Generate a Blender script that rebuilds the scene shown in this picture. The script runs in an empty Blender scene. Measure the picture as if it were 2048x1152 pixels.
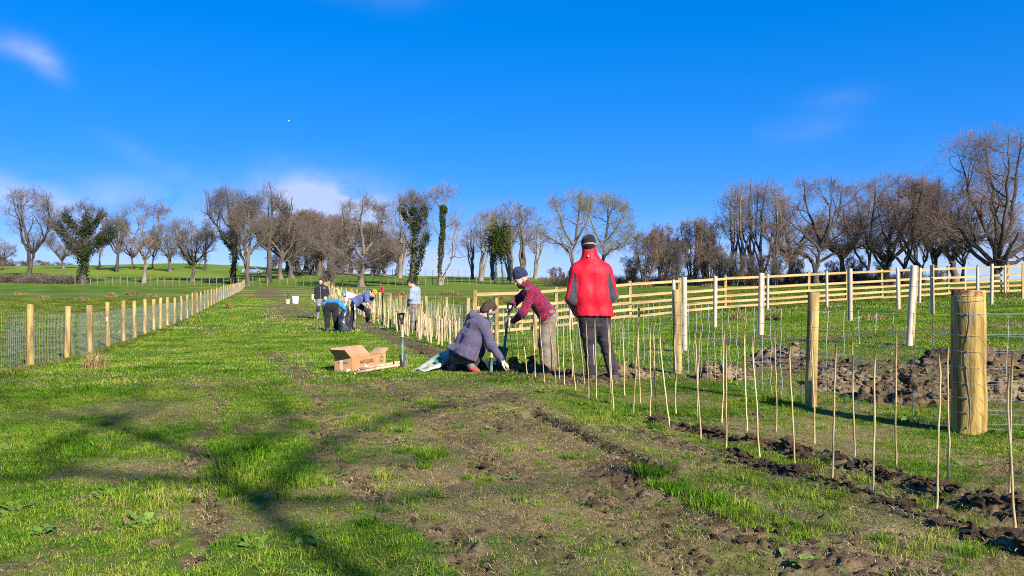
import bpy, math, random
import numpy as np
from mathutils import Vector, Matrix

# ------------------------------------------------------------------ camera, sky, sun, exposure
S = bpy.context.scene
C = S.collection
FPX, CX, HY, CAMH = 1540.0, 1024.0, 582.0, 1.08       # focal length and horizon in photo pixels, lens height
cam = bpy.data.cameras.new('camera'); cam_o = bpy.data.objects.new('camera', cam); C.objects.link(cam_o)
cam.sensor_width = 36.0; cam.lens = 36.0*FPX/2048; cam.shift_y = 6.0/2048
cam.clip_start = 0.05; cam.clip_end = 3000
cam_o.location = (0, 0, CAMH); cam_o.rotation_euler = (math.pi/2, 0, 0)
S.camera = cam_o
S.render.resolution_x, S.render.resolution_y = 1024, 576
SUN_AZ, SUN_EL = math.radians(35), math.radians(31)    # azimuth: behind the camera, to its right
sun_dir = Vector((math.sin(SUN_AZ)*math.cos(SUN_EL), -math.cos(SUN_AZ)*math.cos(SUN_EL), math.sin(SUN_EL)))
sl = bpy.data.lights.new('sun', 'SUN'); sun = bpy.data.objects.new('sun', sl); C.objects.link(sun)
sl.energy = 4.6; sl.angle = math.radians(0.53); sl.color = (1.0, 0.93, 0.82)
sun.rotation_euler = sun_dir.to_track_quat('Z', 'Y').to_euler(); sun.location = (20, -30, 40)
W = bpy.data.worlds.new('World'); S.world = W; W.use_nodes = True
S.view_settings.view_transform = 'Standard'; S.view_settings.look = 'None'
S.view_settings.gamma = 1; S.view_settings.use_curve_mapping = False
S.view_settings.exposure = 1.22
S.cycles.max_bounces = 5; S.cycles.diffuse_bounces = 2; S.cycles.glossy_bounces = 2
S.cycles.transmission_bounces = 4; S.cycles.transparent_max_bounces = 6
S.cycles.use_denoising = False; S.cycles.pixel_filter_type = 'BLACKMAN_HARRIS'; S.cycles.filter_width = 1.0

def build_sky():
    nt = W.node_tree; N, L = nt.nodes, nt.links; N.clear()
    out = N.new('ShaderNodeOutputWorld'); bg = N.new('ShaderNodeBackground'); L.new(bg.outputs[0], out.inputs[0])
    sky = N.new('ShaderNodeTexSky'); sky.sky_type = 'NISHITA'; sky.sun_disc = False
    sky.sun_elevation = SUN_EL; sky.sun_rotation = math.atan2(sun_dir.x, sun_dir.y)
    sky.air_density = .5; sky.dust_density = 0; sky.ozone_density = 4.0; sky.altitude = 0
    # grade of the sky picture: flatter from zenith to horizon and more saturated, as the phone camera records it
    def mulc(src, c):
        n = N.new('ShaderNodeMixRGB'); n.blend_type = 'MULTIPLY'; n.inputs[0].default_value = 1; L.new(src, n.inputs[1]); n.inputs[2].default_value = (*c, 1); return n.outputs[0]
    gm = N.new('ShaderNodeGamma'); gm.inputs[1].default_value = .39; L.new(mulc(sky.outputs[0], (.15, .15, .15)), gm.inputs[0])
    hsn = N.new('ShaderNodeHueSaturation'); hsn.inputs['Saturation'].default_value = 2.32; L.new(gm.outputs[0], hsn.inputs['Color'])
    skyc = mulc(hsn.outputs[0], (4.0, 4.2, 6.0))
    bg.inputs['Strength'].default_value = 0.084
    geo = N.new('ShaderNodeTexCoord'); sep = N.new('ShaderNodeSeparateXYZ'); L.new(geo.outputs['Generated'], sep.inputs[0])
    def M(op, a, b=None, c=None):
        n = N.new('ShaderNodeMath'); n.operation = op
        for i, v in enumerate((a, b, c)):
            if v is None: continue
            if isinstance(v, (int, float)): n.inputs[i].default_value = v
            else: L.new(v, n.inputs[i])
        return n.outputs[0]
    # clouds lie on a high flat layer: direction / height gives their place on it
    az = M('ARCTAN2', sep.outputs[0], sep.outputs[1]); el = M('ARCSINE', sep.outputs[2])
    comb = N.new('ShaderNodeCombineXYZ'); L.new(az, comb.inputs[0]); L.new(M('MULTIPLY', el, 1.9), comb.inputs[1])
    nz = N.new('ShaderNodeTexNoise'); nz.inputs['Scale'].default_value = 9.0; nz.inputs['Detail'].default_value = 6; nz.inputs['Roughness'].default_value = 0.52
    L.new(comb.outputs[0], nz.inputs['Vector'])
    total = None
    # azimuth, elevation, half sizes (rad), amount, slant
    cl = [(-0.575, 0.262, 0.03, 0.012, .8, -.2), (-0.545, 0.249, 0.017, 0.013, .9, -.5), (-0.240, 0.112, 0.065, 0.030, 2.4, -.1), (-0.20, 0.1, 0.05, 0.022, 1.6, -.1), (-0.60, 0.122, 0.035, 0.017, .6, -.3),
          (-0.185, 0.378, 0.055, 0.020, .5, -.1), (0.355, 0.195, 0.05, 0.016, .2, .1), (0.41, 0.225, 0.04, 0.012, .14, 0),
          (-0.42, 0.145, 0.05, 0.012, .35, -.4), (-0.50, 0.095, 0.18, 0.028, 1.0, 0), (0.52, 0.06, 0.16, 0.05, .8, 0), (-0.13, 0.07, 0.2, 0.035, .5, 0),
          (0.0, 0.030, 0.8, 0.034, 1.0, 0), (1.6, 0.3, 0.3, 0.06, .6, .1), (-2.0, 0.35, 0.3, 0.08, .6, 0), (2.8, 0.25, 0.4, 0.06, .6, 0)]
    for a, e, ra, re, amt, sl_ in cl:
        da = M('SUBTRACT', az, a); de = M('SUBTRACT', M('SUBTRACT', el, e), M('MULTIPLY', da, sl_))
        q = M('ADD', M('POWER', M('ABSOLUTE', M('DIVIDE', da, ra)), 2), M('POWER', M('ABSOLUTE', M('DIVIDE', de, re)), 2))
        v = M('MULTIPLY', M('EXPONENT', M('MULTIPLY', q, -0.9)), amt)
        total = v if total is None else M('ADD', total, v)
    nn = M('MULTIPLY', M('SUBTRACT', nz.outputs[0], 0.33), 2.6)
    m = N.new('ShaderNodeMath'); m.operation = 'MULTIPLY'; m.use_clamp = True; L.new(total, m.inputs[0]); L.new(nn, m.inputs[1])
    m2 = M('MULTIPLY', m.outputs[0], 0.75)
    mix = N.new('ShaderNodeMixRGB'); L.new(m2, mix.inputs[0]); L.new(skyc, mix.inputs[1]); mix.inputs[2].default_value = (3.4, 3.8, 5.0, 1)
    L.new(mix.outputs[0], bg.inputs[0])
build_sky()

# ------------------------------------------------------------------ helpers
rng = np.random.default_rng(7)
def smooth(a, b, x):
    t = np.clip((np.asarray(x, float)-a)/(b-a), 0, 1); return t*t*(3-2*t)
def _hash(ix, iy, iz=0, seed=0):
    h = (ix.astype(np.int64)*374761393 + iy.astype(np.int64)*668265263 + np.asarray(iz).astype(np.int64)*2147483647 + seed*974634541) & 0xffffffff
    h = ((h ^ (h >> 13))*1274126177) & 0xffffffff
    h = ((h ^ (h >> 16))*2246822519) & 0xffffffff
    return ((h ^ (h >> 15)) & 0xffffff)/float(0xffffff)
def vn2(x, y, seed=0):
    x = np.asarray(x, float); y = np.asarray(y, float)
    ix, iy = np.floor(x), np.floor(y); fx, fy = x-ix, y-iy
    fx = fx*fx*(3-2*fx); fy = fy*fy*(3-2*fy)
    ix = ix.astype(np.int64); iy = iy.astype(np.int64)
    a = _hash(ix, iy, 0, seed); b = _hash(ix+1, iy, 0, seed); c = _hash(ix, iy+1, 0, seed); d = _hash(ix+1, iy+1, 0, seed)
    return (a*(1-fx)+b*fx)*(1-fy)+(c*(1-fx)+d*fx)*fy
def fbm2(x, y, oct=4, seed=0):
    s = 0; a = 1; t = 0
    for o in range(oct):
        s = s+a*vn2(np.asarray(x)*2**o+o*17.3, np.asarray(y)*2**o-o*9.1, seed+o); t += a; a *= .5
    return s/t
def vn3(p, seed=0):
    i = np.floor(p); f = p-i; f = f*f*(3-2*f); i = i.astype(np.int64); r = 0
    for dx in (0, 1):
        for dy in (0, 1):
            for dz in (0, 1):
                w = (f[..., 0] if dx else 1-f[..., 0])*(f[..., 1] if dy else 1-f[..., 1])*(f[..., 2] if dz else 1-f[..., 2])
                r = r+w*_hash(i[..., 0]+dx, i[..., 1]+dy, i[..., 2]+dz, seed)
    return r
def seg_dist(px, py, poly):
    """distance to a polyline and the parameter 0..1 along it"""
    best = np.full(np.shape(px), 1e9); tt = np.zeros(np.shape(px)); n = len(poly)-1
    for i in range(n):
        ax, ay = poly[i]; bx, by = poly[i+1]; dx, dy = bx-ax, by-ay; l2 = dx*dx+dy*dy+1e-12
        t = np.clip(((px-ax)*dx+(py-ay)*dy)/l2, 0, 1); d = np.hypot(px-ax-t*dx, py-ay-t*dy)
        m = d < best; best = np.where(m, d, best); tt = np.where(m, (i+t)/n, tt)
    return best, tt

class MB:
    """collects vertices and faces for ONE mesh object"""
    def __init__(s): s.v = []; s.f = []; s.n = 0; s.mi = []; s.m = 0
    def add(s, V, F):
        V = np.asarray(V, float).reshape(-1, 3); s.v.append(V)
        for f in F: s.f.append([int(i)+s.n for i in f]); s.mi.append(s.m)
        s.n += len(V)
    def box(s, c, size, R=None, taper=1.0):
        h = np.array(size)/2; V = np.array([[x, y, z] for z in (-1, 1) for y in (-1, 1) for x in (-1, 1)], float)
        V[4:, :2] *= taper; V = V*h
        if R is not None: V = V @ np.asarray(R).T
        s.add(V+np.array(c), [(0, 2, 3, 1), (4, 5, 7, 6), (0, 1, 5, 4), (2, 6, 7, 3), (0, 4, 6, 2), (1, 3, 7, 5)])
    def tube(s, P, r, n=8, cap=True):
        P = np.asarray(P, float); K = len(P); r = np.broadcast_to(np.asarray(r, float), (K,))
        T = np.gradient(P, axis=0); T /= np.linalg.norm(T, axis=1)[:, None]+1e-12
        ref = np.array([0, 0, 1.]) if abs(T[0][2]) < .9 else np.array([1., 0, 0])
        A = np.cross(T, ref); A /= np.linalg.norm(A, axis=1)[:, None]+1e-12; B = np.cross(T, A)
        th = np.arange(n)*2*np.pi/n
        V = P[:, None]+r[:, None, None]*(np.cos(th)[None, :, None]*A[:, None]+np.sin(th)[None, :, None]*B[:, None])
        F = [(k*n+i, k*n+(i+1) % n, (k+1)*n+(i+1) % n, (k+1)*n+i) for k in range(K-1) for i in range(n)]
        if cap: F += [tuple(range(n)), tuple(range((K-1)*n+n-1, (K-1)*n-1, -1))]
        s.add(V.reshape(-1, 3), F)
    def quad(s, a, b, c, d): s.add([a, b, c, d], [(0, 1, 2, 3)])
    def build(s, name, mats, parent=None, smoothf=False, origin=None):
        V = np.concatenate(s.v) if s.v else np.zeros((0, 3))
        if origin is not None: V = V-np.array(origin)
        me = bpy.data.meshes.new(name); me.from_pydata(V.tolist(), [], s.f)
        if not isinstance(mats, (list, tuple)): mats = [mats]
        for m in mats: me.materials.append(m)
        if len(mats) > 1: me.polygons.foreach_set('material_index', s.mi)
        if smoothf: me.polygons.foreach_set('use_smooth', [True]*len(s.f))
        me.update()
        return link(name, me, parent, origin if parent is None else None)
def link(name, me, parent=None, loc=None):
    o = bpy.data.objects.new(name, me); C.objects.link(o)
    if parent is not None: o.parent = parent
    if loc is not None: o.location = loc
    return o
def np_mesh(name, V, F, mats, smoothf=False):
    """quick mesh from arrays; F is (n,3) or (n,4)"""
    me = bpy.data.meshes.new(name); V = np.asarray(V, np.float32); F = np.asarray(F, np.int32); k = F.shape[1]
    me.vertices.add(len(V)); me.vertices.foreach_set('co', V.ravel())
    me.loops.add(F.size); me.loops.foreach_set('vertex_index', F.ravel())
    me.polygons.add(len(F)); me.polygons.foreach_set('loop_start', np.arange(len(F), dtype=np.int32)*k)
    if smoothf: me.polygons.foreach_set('use_smooth', np.ones(len(F), bool))
    me.update(calc_edges=True)
    for m in (mats if isinstance(mats, (list, tuple)) else [mats]): me.materials.append(m)
    return me
def tag(o, label=None, cat=None, group=None, kind=None):
    if label: o['label'] = label
    if cat: o['category'] = cat
    if group: o['group'] = group
    if kind: o['kind'] = kind
    return o
def empty(name, loc, label=None, cat=None, group=None, rz=0):
    o = bpy.data.objects.new(name, None); C.objects.link(o); o.location = loc; o.rotation_euler = (0, 0, rz); o.empty_display_size = .2
    return tag(o, label, cat, group)
def copy_thing(root, loc, rz=0, scale=1.0):
    r = root.copy(); C.objects.link(r); r.location = loc; r.rotation_euler = (0, 0, rz)
    r.scale = scale if hasattr(scale, '__len__') else (scale,)*3
    for ch in list(root.children):
        c = ch.copy(); C.objects.link(c); c.parent = r
        for g in ch.children:
            d = g.copy(); C.objects.link(d); d.parent = c
    return r

# ------------------------------------------------------------------ materials
def mat(name, col, rough=.8, noise=None, col2=None, scale=20, detail=4, bump=0, bscale=None, coord='Object', stretch=None, spec=.3, trans=0, sss=0, lo=.35, hi=.65, sheen=0, vary=0):
    m = bpy.data.materials.new(name); m.use_nodes = True; nt = m.node_tree; N, L = nt.nodes, nt.links
    b = N['Principled BSDF']; b.inputs['Roughness'].default_value = rough; b.inputs['Specular IOR Level'].default_value = spec
    b.inputs['Base Color'].default_value = (*col, 1)
    if sheen: b.inputs['Sheen Weight'].default_value = sheen
    tc = N.new('ShaderNodeTexCoord'); src = tc.outputs[coord]
    if stretch:
        mp = N.new('ShaderNodeMapping'); mp.inputs['Scale'].default_value = stretch; L.new(src, mp.inputs[0]); src = mp.outputs[0]
    if col2 is not None:
        nz = N.new('ShaderNodeTexNoise'); nz.inputs['Scale'].default_value = scale; nz.inputs['Detail'].default_value = detail; L.new(src, nz.inputs['Vector'])
        r = N.new('ShaderNodeValToRGB'); r.color_ramp.elements[0].position = lo; r.color_ramp.elements[1].position = hi
        r.color_ramp.elements[0].color = (*col, 1); r.color_ramp.elements[1].color = (*col2, 1)
        L.new(nz.outputs[0], r.inputs[0]); L.new(r.outputs[0], b.inputs['Base Color'])
    if vary and col2 is not None:       # every piece of timber or cane a little lighter or darker than the next
        oi = N.new('ShaderNodeObjectInfo'); hv = N.new('ShaderNodeHueSaturation'); mr = N.new('ShaderNodeMapRange'); mr.inputs['To Min'].default_value = 1-vary; mr.inputs['To Max'].default_value = 1+vary
        L.new(oi.outputs['Random'], mr.inputs[0]); L.new(mr.outputs[0], hv.inputs['Value']); L.new(r.outputs[0], hv.inputs['Color']); L.new(hv.outputs[0], b.inputs['Base Color'])
    if bump:
        nb = N.new('ShaderNodeTexNoise'); nb.inputs['Scale'].default_value = bscale or scale*2; nb.inputs['Detail'].default_value = 3; L.new(src, nb.inputs['Vector'])
        bp = N.new('ShaderNodeBump'); bp.inputs['Strength'].default_value = bump; bp.inputs['Distance'].default_value = .02
        L.new(nb.outputs[0], bp.inputs['Height']); L.new(bp.outputs[0], b.inputs['Normal'])
    if trans:
        tr = N.new('ShaderNodeBsdfTranslucent'); mx = N.new('ShaderNodeMixShader'); mx.inputs[0].default_value = trans
        out = N['Material Output']; L.new(b.outputs[0], mx.inputs[1]); L.new(tr.outputs[0], mx.inputs[2]); L.new(mx.outputs[0], out.inputs[0])
        if col2 is not None: L.new(r.outputs[0], tr.inputs[0])
        else: tr.inputs[0].default_value = (*col, 1)
    return m
def leaf_mat(name, ramp, trans=.3, rough=.55):
    """foliage: colour differs from one plant or tuft to the next"""
    m = bpy.data.materials.new(name); m.use_nodes = True; nt = m.node_tree; N, L = nt.nodes, nt.links
    b = N['Principled BSDF']; b.inputs['Roughness'].default_value = rough; b.inputs['Specular IOR Level'].default_value = .08
    oi = N.new('ShaderNodeObjectInfo'); geo = N.new('ShaderNodeNewGeometry')
    nz = N.new('ShaderNodeTexNoise'); nz.inputs['Scale'].default_value = .9; nz.inputs['Detail'].default_value = 2; L.new(geo.outputs['Position'], nz.inputs[0])
    ad = N.new('ShaderNodeMath'); ad.operation = 'MULTIPLY_ADD'; L.new(oi.outputs['Random'], ad.inputs[0]); ad.inputs[1].default_value = .55
    sc = N.new('ShaderNodeMath'); sc.operation = 'MULTIPLY_ADD'; L.new(nz.outputs[0], sc.inputs[0]); sc.inputs[1].default_value = 1.5; sc.inputs[2].default_value = -.68; L.new(sc.outputs[0], ad.inputs[2])
    isl = N.new('ShaderNodeMath'); isl.operation = 'MULTIPLY_ADD'; L.new(geo.outputs['Random Per Island'], isl.inputs[0]); isl.inputs[1].default_value = .55; L.new(ad.outputs[0], isl.inputs[2])
    r = N.new('ShaderNodeValToRGB'); e = r.color_ramp.elements
    for i, (p, c) in enumerate(ramp):
        k = e[i] if i < 2 else e.new(p)
        k.position = p; k.color = (*c, 1)
    L.new(isl.outputs[0], r.inputs[0]); L.new(r.outputs[0], b.inputs['Base Color'])
    tr = N.new('ShaderNodeBsdfTranslucent'); L.new(r.outputs[0], tr.inputs[0]); mx = N.new('ShaderNodeMixShader'); mx.inputs[0].default_value = trans
    L.new(b.outputs[0], mx.inputs[1]); L.new(tr.outputs[0], mx.inputs[2]); L.new(mx.outputs[0], N['Material Output'].inputs[0])
    return m

# ------------------------------------------------------------------ terrain
def crest(x):
    return np.interp(x, [-300, -133, -110, -95, -82, -66, -50, -35, -25, -3, 36, 60, 88, 133, 300],
                        [6.0, 6.9, 7.7, 7.9, 8.3, 7.6, 6.2, 5.4, 5.0, 4.6, 3.8, 3.4, 3.0, 2.4, 2.0])
def H0(x, y):
    x = np.asarray(x, float); y = np.asarray(y, float)
    z = -.15*smooth(9.5, 15, y)*(1-smooth(-1.5, 3.5, x))+.021*np.clip(y-30, 0, 90)
    zr = .05*np.clip(np.sqrt((x-1.2)**2+.3)/2+(x-1.2)/2-.08, 0, None); zr = 1.25*(1-np.exp(-zr/1.25))*1.35
    z = z+zr*smooth(6, 13, y)*(1-.55*smooth(36, 85, y))
    far = smooth(85, 205, y)
    z = z*(1-far)+crest(x)*far
    z = z-.035*np.clip(y-205, 0, None)
    z = z+.05*(fbm2(x*.25, y*.25, 3, 5)-.5)*smooth(14, 30, y)+.5*(fbm2(x*.03, y*.03, 2, 9)-.5)*smooth(60, 120, y)
    return z
def G(px, py): # photo pixel -> point on the (almost flat) near ground
    d = FPX*CAMH/(py-HY); return ((px-CX)/FPX*d, d)
_ys = np.exp(np.linspace(math.log(2.4), math.log(420), 6000))
def at(px, py):
    """the first point of the terrain seen at a photo pixel"""
    z = H0((px-CX)/FPX*_ys, _ys); pr = HY-(z-CAMH)/_ys*FPX
    k = int(np.argmax(pr <= py)) if (pr <= py).any() else len(_ys)-1
    y = _ys[k]; x = (px-CX)/FPX*y
    return Vector((x, y, float(H0(x, y))))
def at_d(px, d):
    x = (px-CX)/FPX*d; return Vector((x, d, float(H0(x, d))))
def zpx(py, d): return CAMH-(py-HY)/FPX*d

# bare, rutted and dug soil: polylines on the ground, half width (m), strength, height (m), roughness of the edge
def gp(*pts): return [G(*p) for p in pts]
STROKES = [
 (gp((640,905),(655,924),(713,965),(764,999),(846,1050),(890,1068),(925,1102),(959,1136),(1000,1180)), .085, .95, -.03),
 (gp((590,690),(612,720),(600,760),(640,800),(655,870),(650,905)), .10, .75, -.015),
 (gp((755,762),(790,790),(822,804),(845,825)), .12, .95, -.035),
 (gp((860,835),(930,890),(969,931),(1017,951),(1095,965),(1181,992),(1266,1006),(1340,1040)), .17, .85, -.02),
 (gp((930,760),(1010,791),(1061,828),(1140,862),(1250,858),(1347,890),(1484,929),(1581,952)), .16, .85, .0),
 (gp((1061,828),(1140,862),(1198,890),(1249,914),(1310,948)), .10, 1.0, -.09),
 (gp((1308,847),(1398,868),(1453,884),(1520,893),(1562,901)), .07, .95, .045),
 (gp((1585,905),(1659,926),(1718,946),(1796,966),(1854,985),(1951,1016),(2029,1034),(2120,1060)), .10, 1.0, .065),
 (gp((1440,905),(1581,950),(1679,976),(1757,1002),(1835,1030),(1912,1062),(1990,1088),(2100,1120)), .09, .95, .04),
 (gp((1235,940),(1290,985),(1367,1034),(1484,1092),(1600,1112),(1698,1135),(1830,1165)), .22, .95, .02),
 (gp((1000,1010),(1100,1060),(1230,1080),(1330,1110),(1450,1150)), .15, .65, .0),
 (gp((1180,992),(1290,1040),(1400,1120),(1460,1170)), .16, .75, .01),
 (gp((437,800),(424,851),(403,882),(369,960),(410,991),(430,1046),(376,1141)), .06, .9, -.02),
 (gp((360,768),(400,775),(450,790)), .09, .8, 0), (gp((420,775),(440,800),(437,820)), .07, .8, 0),
 (gp((0,1135),(60,1120),(100,1112)), .08, .9, .01), (gp((90,1060),(140,1070),(190,1060)), .06, .6, 0),
 (gp((310,1085),(350,1092)), .05, .8, 0), (gp((540,690),(575,735),(600,750)), .22, .75, 0), (gp((700,870),(760,880),(830,890),(900,870)), .12, .6, 0),
 (gp((1180,765),(1110,748),(1000,738),(930,712),(860,688),(790,667),(740,648),(700,632),(668,614)), .36, .95, .03),
 (gp((880,735),(960,748),(1060,750),(1110,752)), .2, .9, .03),
 (gp((900,775),(960,790),(1010,800)), .16, .8, 0),
 (gp((540,715),(640,760),(700,775),(860,770)), .11, .45, 0),
 (gp((1590,745),(1700,755),(1800,775),(1900,780),(2060,760)), .9, .95, .03),
 (gp((1470,700),(1600,708),(1750,700),(1900,705),(2060,700)), .55, .75, .02),
 (gp((900,780),(1060,860),(1200,940),(1380,1040),(1580,1150)), .42, .70, -.01), (gp((700,880),(860,950),(1000,1040),(1150,1130)), .20, .5, 0),
 (gp((1410,745),(1490,750)), .35, .9, .02), (gp((1210,745),(1290,748)), .35, .9, .02),
]
MUD_FAR = [([(-9.5,34),(-14,48),(-21,66),(-27,84),(-31,98)], 1.5, .7)]
def soil(x, y):
    """0..1 bare soil and the relief it brings"""
    x = np.asarray(x, float); y = np.asarray(y, float)
    m = np.zeros(x.shape); h = np.zeros(x.shape)
    n1 = fbm2(x*3.1, y*3.1, 4, 11); n2 = fbm2(x*9, y*9, 3, 21)
    near = (y > 2) & (y < 60) & (np.abs(x) < 40)
    xs, ys_, a1, a2 = x[near], y[near], n1[near], n2[near]; mm = np.zeros(xs.shape); hh = np.zeros(xs.shape)
    for si, (poly, w, st, dz) in enumerate(STROKES):
        p = np.array(poly); lo = p.min(0)-3*w; hi = p.max(0)+3*w
        k = (xs > lo[0]) & (xs < hi[0]) & (ys_ > lo[1]) & (ys_ < hi[1])
        if not k.any(): continue
        d, t = seg_dist(xs[k], ys_[k], poly)
        e = 1-smooth(.55, 1.45, d/w+(a1[k]-.5)*1.9+(a2[k]-.5)*.9)
        brk = 1 if abs(dz) > .05 or .34 < w < .4 else .5+.5*smooth(.34, .56, fbm2(xs[k]*1.6, ys_[k]*1.6, 2, 200+si))
        mm[k] = np.maximum(mm[k], e*st*np.clip(.55+a1[k]*.9, 0, 1)*brk)
        hh[k] += dz*(1-smooth(0, 1.3, d/w))*(.25+1.3*a2[k])*brk
        if dz < -.03: hh[k] += -.35*dz*np.exp(-((d/w-1.5)/.5)**2)*(a1[k]+.2)
    m[near] = mm; h[near] = hh
    patch = smooth(.53, .68, fbm2(x*1.5+4, y*1.5, 5, 31))*.78*smooth(15, 7.5, y)*(.32+.68*smooth(-2.2, -.4, x+.12*y))
    m = np.maximum(m, patch*smooth(.35, .6, n2))
    for poly, w, st in MUD_FAR:
        d, t = seg_dist(x, y, poly); m = np.maximum(m, st*(1-smooth(.4, 1.3, d/w+(fbm2(x*.6, y*.6, 3, 77)-.5)*1.4)))
    fine = (fbm2(x*16, y*16, 3, 41)-.5)*.06+(vn2(x*45, y*45, 51)-.5)*.030+(fbm2(x*5, y*5, 2, 43)-.5)*.025
    fade = smooth(30, 9, y)
    h = h+m*fine*fade*1.2+(fbm2(x*2.2, y*2.2, 2, 61)-.5)*.03*smooth(25, 6, y)
    return m, h
def dryness(x, y):
    x = np.asarray(x, float); y = np.asarray(y, float)
    d = smooth(.38, .62, fbm2(x*1.3+9, y*1.3, 4, 71))
    right = smooth(-1.6, .6, x+.25*(y-4))*smooth(9.5, 6, y)*smooth(2.2, -.1, x-.62*(y-3.4)*-1-4.2+0*x)
    return np.clip(d*.75*(.35+.65*smooth(11, 6.5, y))+right*.38*fbm2(x*2, y*2, 3, 81)*1.6, 0, 1)
def HH(x, y):
    return H0(x, y)+soil(x, y)[1]
def ground_z(x, y): return float(HH(np.array([x]), np.array([y]))[0])

def ground_material():
    m = bpy.data.materials.new('meadow_ground'); m.use_nodes = True; nt = m.node_tree; N, L = nt.nodes, nt.links
    b = N['Principled BSDF']; b.inputs['Roughness'].default_value = .95; b.inputs['Specular IOR Level'].default_value = .1
    geo = N.new('ShaderNodeNewGeometry')
    def noise(s, d=5, r=.6):
        n = N.new('ShaderNodeTexNoise'); n.inputs['Scale'].default_value = s; n.inputs['Detail'].default_value = d; n.inputs['Roughness'].default_value = r
        L.new(geo.outputs['Position'], n.inputs['Vector']); return n.outputs[0]
    def ramp(f, *st):
        r = N.new('ShaderNodeValToRGB'); e = r.color_ramp.elements
        for i, (p, c) in enumerate(st):
            k = e[i] if i < 2 else e.new(p)
            k.position = p; k.color = (*c, 1)
        L.new(f, r.inputs[0]); return r.outputs[0]
    def mix(f, a, bb, t='MIX'):
        x = N.new('ShaderNodeMixRGB'); x.blend_type = t
        if isinstance(f, (int, float)): x.inputs[0].default_value = f
        else: L.new(f, x.inputs[0])
        L.new(a, x.inputs[1]); L.new(bb, x.inputs[2]); return x.outputs[0]
    at_ = lambda n: (lambda q: (setattr(q, 'attribute_name', n), q.outputs['Fac'])[1])(N.new('ShaderNodeAttribute'))
    grass = ramp(noise(.35, 8, .65), (.3, (.038, .082, .007)), (.5, (.078, .145, .011)), (.7, (.15, .19, .022)))
    fine = ramp(noise(16, 6, .7), (.3, (.45, .45, .45)), (.7, (1.3, 1.3, 1.2)))
    grass = mix(1.0, grass, fine, 'MULTIPLY')
    hill = ramp(noise(.06, 6, .6), (.3, (.085, .145, .012)), (.7, (.175, .215, .024)))
    grass = mix(at_('hill'), grass, hill)
    rough = ramp(noise(.8, 6, .7), (.35, (.21, .16, .07)), (.65, (.34, .26, .11)))
    grass = mix(at_('rough'), grass, rough)
    straw = ramp(noise(30, 5, .7), (.3, (.10, .077, .030)), (.7, (.28, .215, .09)))
    grass = mix(at_('dry'), grass, straw)
    soilc = ramp(noise(7, 8, .7), (.3, (.040, .026, .014)), (.55, (.150, .103, .059)), (.75, (.31, .235, .145)))
    soilf = ramp(noise(60, 4, .7), (.3, (.55, .55, .55)), (.7, (1.25, 1.25, 1.25)))
    soilc = mix(1.0, soilc, soilf, 'MULTIPLY')
    col = mix(at_('soil'), grass, soilc)
    L.new(col, b.inputs['Base Color'])
    bp = N.new('ShaderNodeBump'); bp.inputs['Strength'].default_value = .7; bp.inputs['Distance'].default_value = .03
    L.new(noise(45, 5, .7), bp.inputs['Height']); L.new(bp.outputs[0], b.inputs['Normal'])
    return m
M_GROUND = ground_material()

def build_ground():
    rows = np.concatenate([np.exp(np.linspace(math.log(.4), math.log(4.0), 40))[:-1], np.exp(np.linspace(math.log(4.0), math.log(14), 300))[:-1],
                           np.exp(np.linspace(math.log(14), math.log(60), 170))[:-1], np.exp(np.linspace(math.log(60), math.log(520), 130))])
    tans = np.concatenate([np.linspace(-2.6, -.74, 34)[:-1], np.linspace(-.74, .74, 560), np.linspace(.74, 2.6, 34)[1:]])
    r, t = np.meshgrid(rows, tans, indexing='ij')
    y = r-1.5; x = r*t
    m, h = soil(x, y); z = H0(x, y)+h
    V = np.stack([x, y, z], -1).reshape(-1, 3); a, b = r.shape
    idx = np.arange(a*b).reshape(a, b)
    F = np.stack([idx[:-1, :-1], idx[:-1, 1:], idx[1:, 1:], idx[1:, :-1]], -1).reshape(-1, 4)
    me = np_mesh('ground', V, F, M_GROUND, True)
    dry = dryness(x, y)*smooth(60, 20, y)
    hill = smooth(95, 135, y+8*(fbm2(x*.05, y*.05, 2, 3)-.5))*smooth(-20, -50, x+.0*y)
    hill = np.maximum(hill, .6*smooth(70, 110, y)*smooth(-40, 0, x))
    rgh = smooth(150, 200, y)*smooth(-52, -38, x)*smooth(40, 0, x)*.9
    rgh = np.maximum(rgh, smooth(.46, .60, fbm2(x*.14, y*.4, 5, 91))*.7*smooth(18, 34, y)*smooth(112, 90, y)*(.3+.7*smooth(-16, -6, -np.abs(x+.31*y-3))))
    rgh = np.maximum(rgh, smooth(190, 203, y+12*(fbm2(x*.1, y*.1, 3, 19)-.5))*smooth(-66, -74, x)*smooth(-98, -90, x))
    for nme, val in (('soil', m), ('dry', dry), ('hill', hill), ('rough', rgh)):
        at_ = me.attributes.new(nme, 'FLOAT', 'POINT'); at_.data.foreach_set('value', np.ascontiguousarray(val.reshape(-1), np.float32))
    o = link('ground', me); tag(o, 'grassy field with muddy ruts rising to a low green hill', None, None, 'structure')
build_ground()

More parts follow.
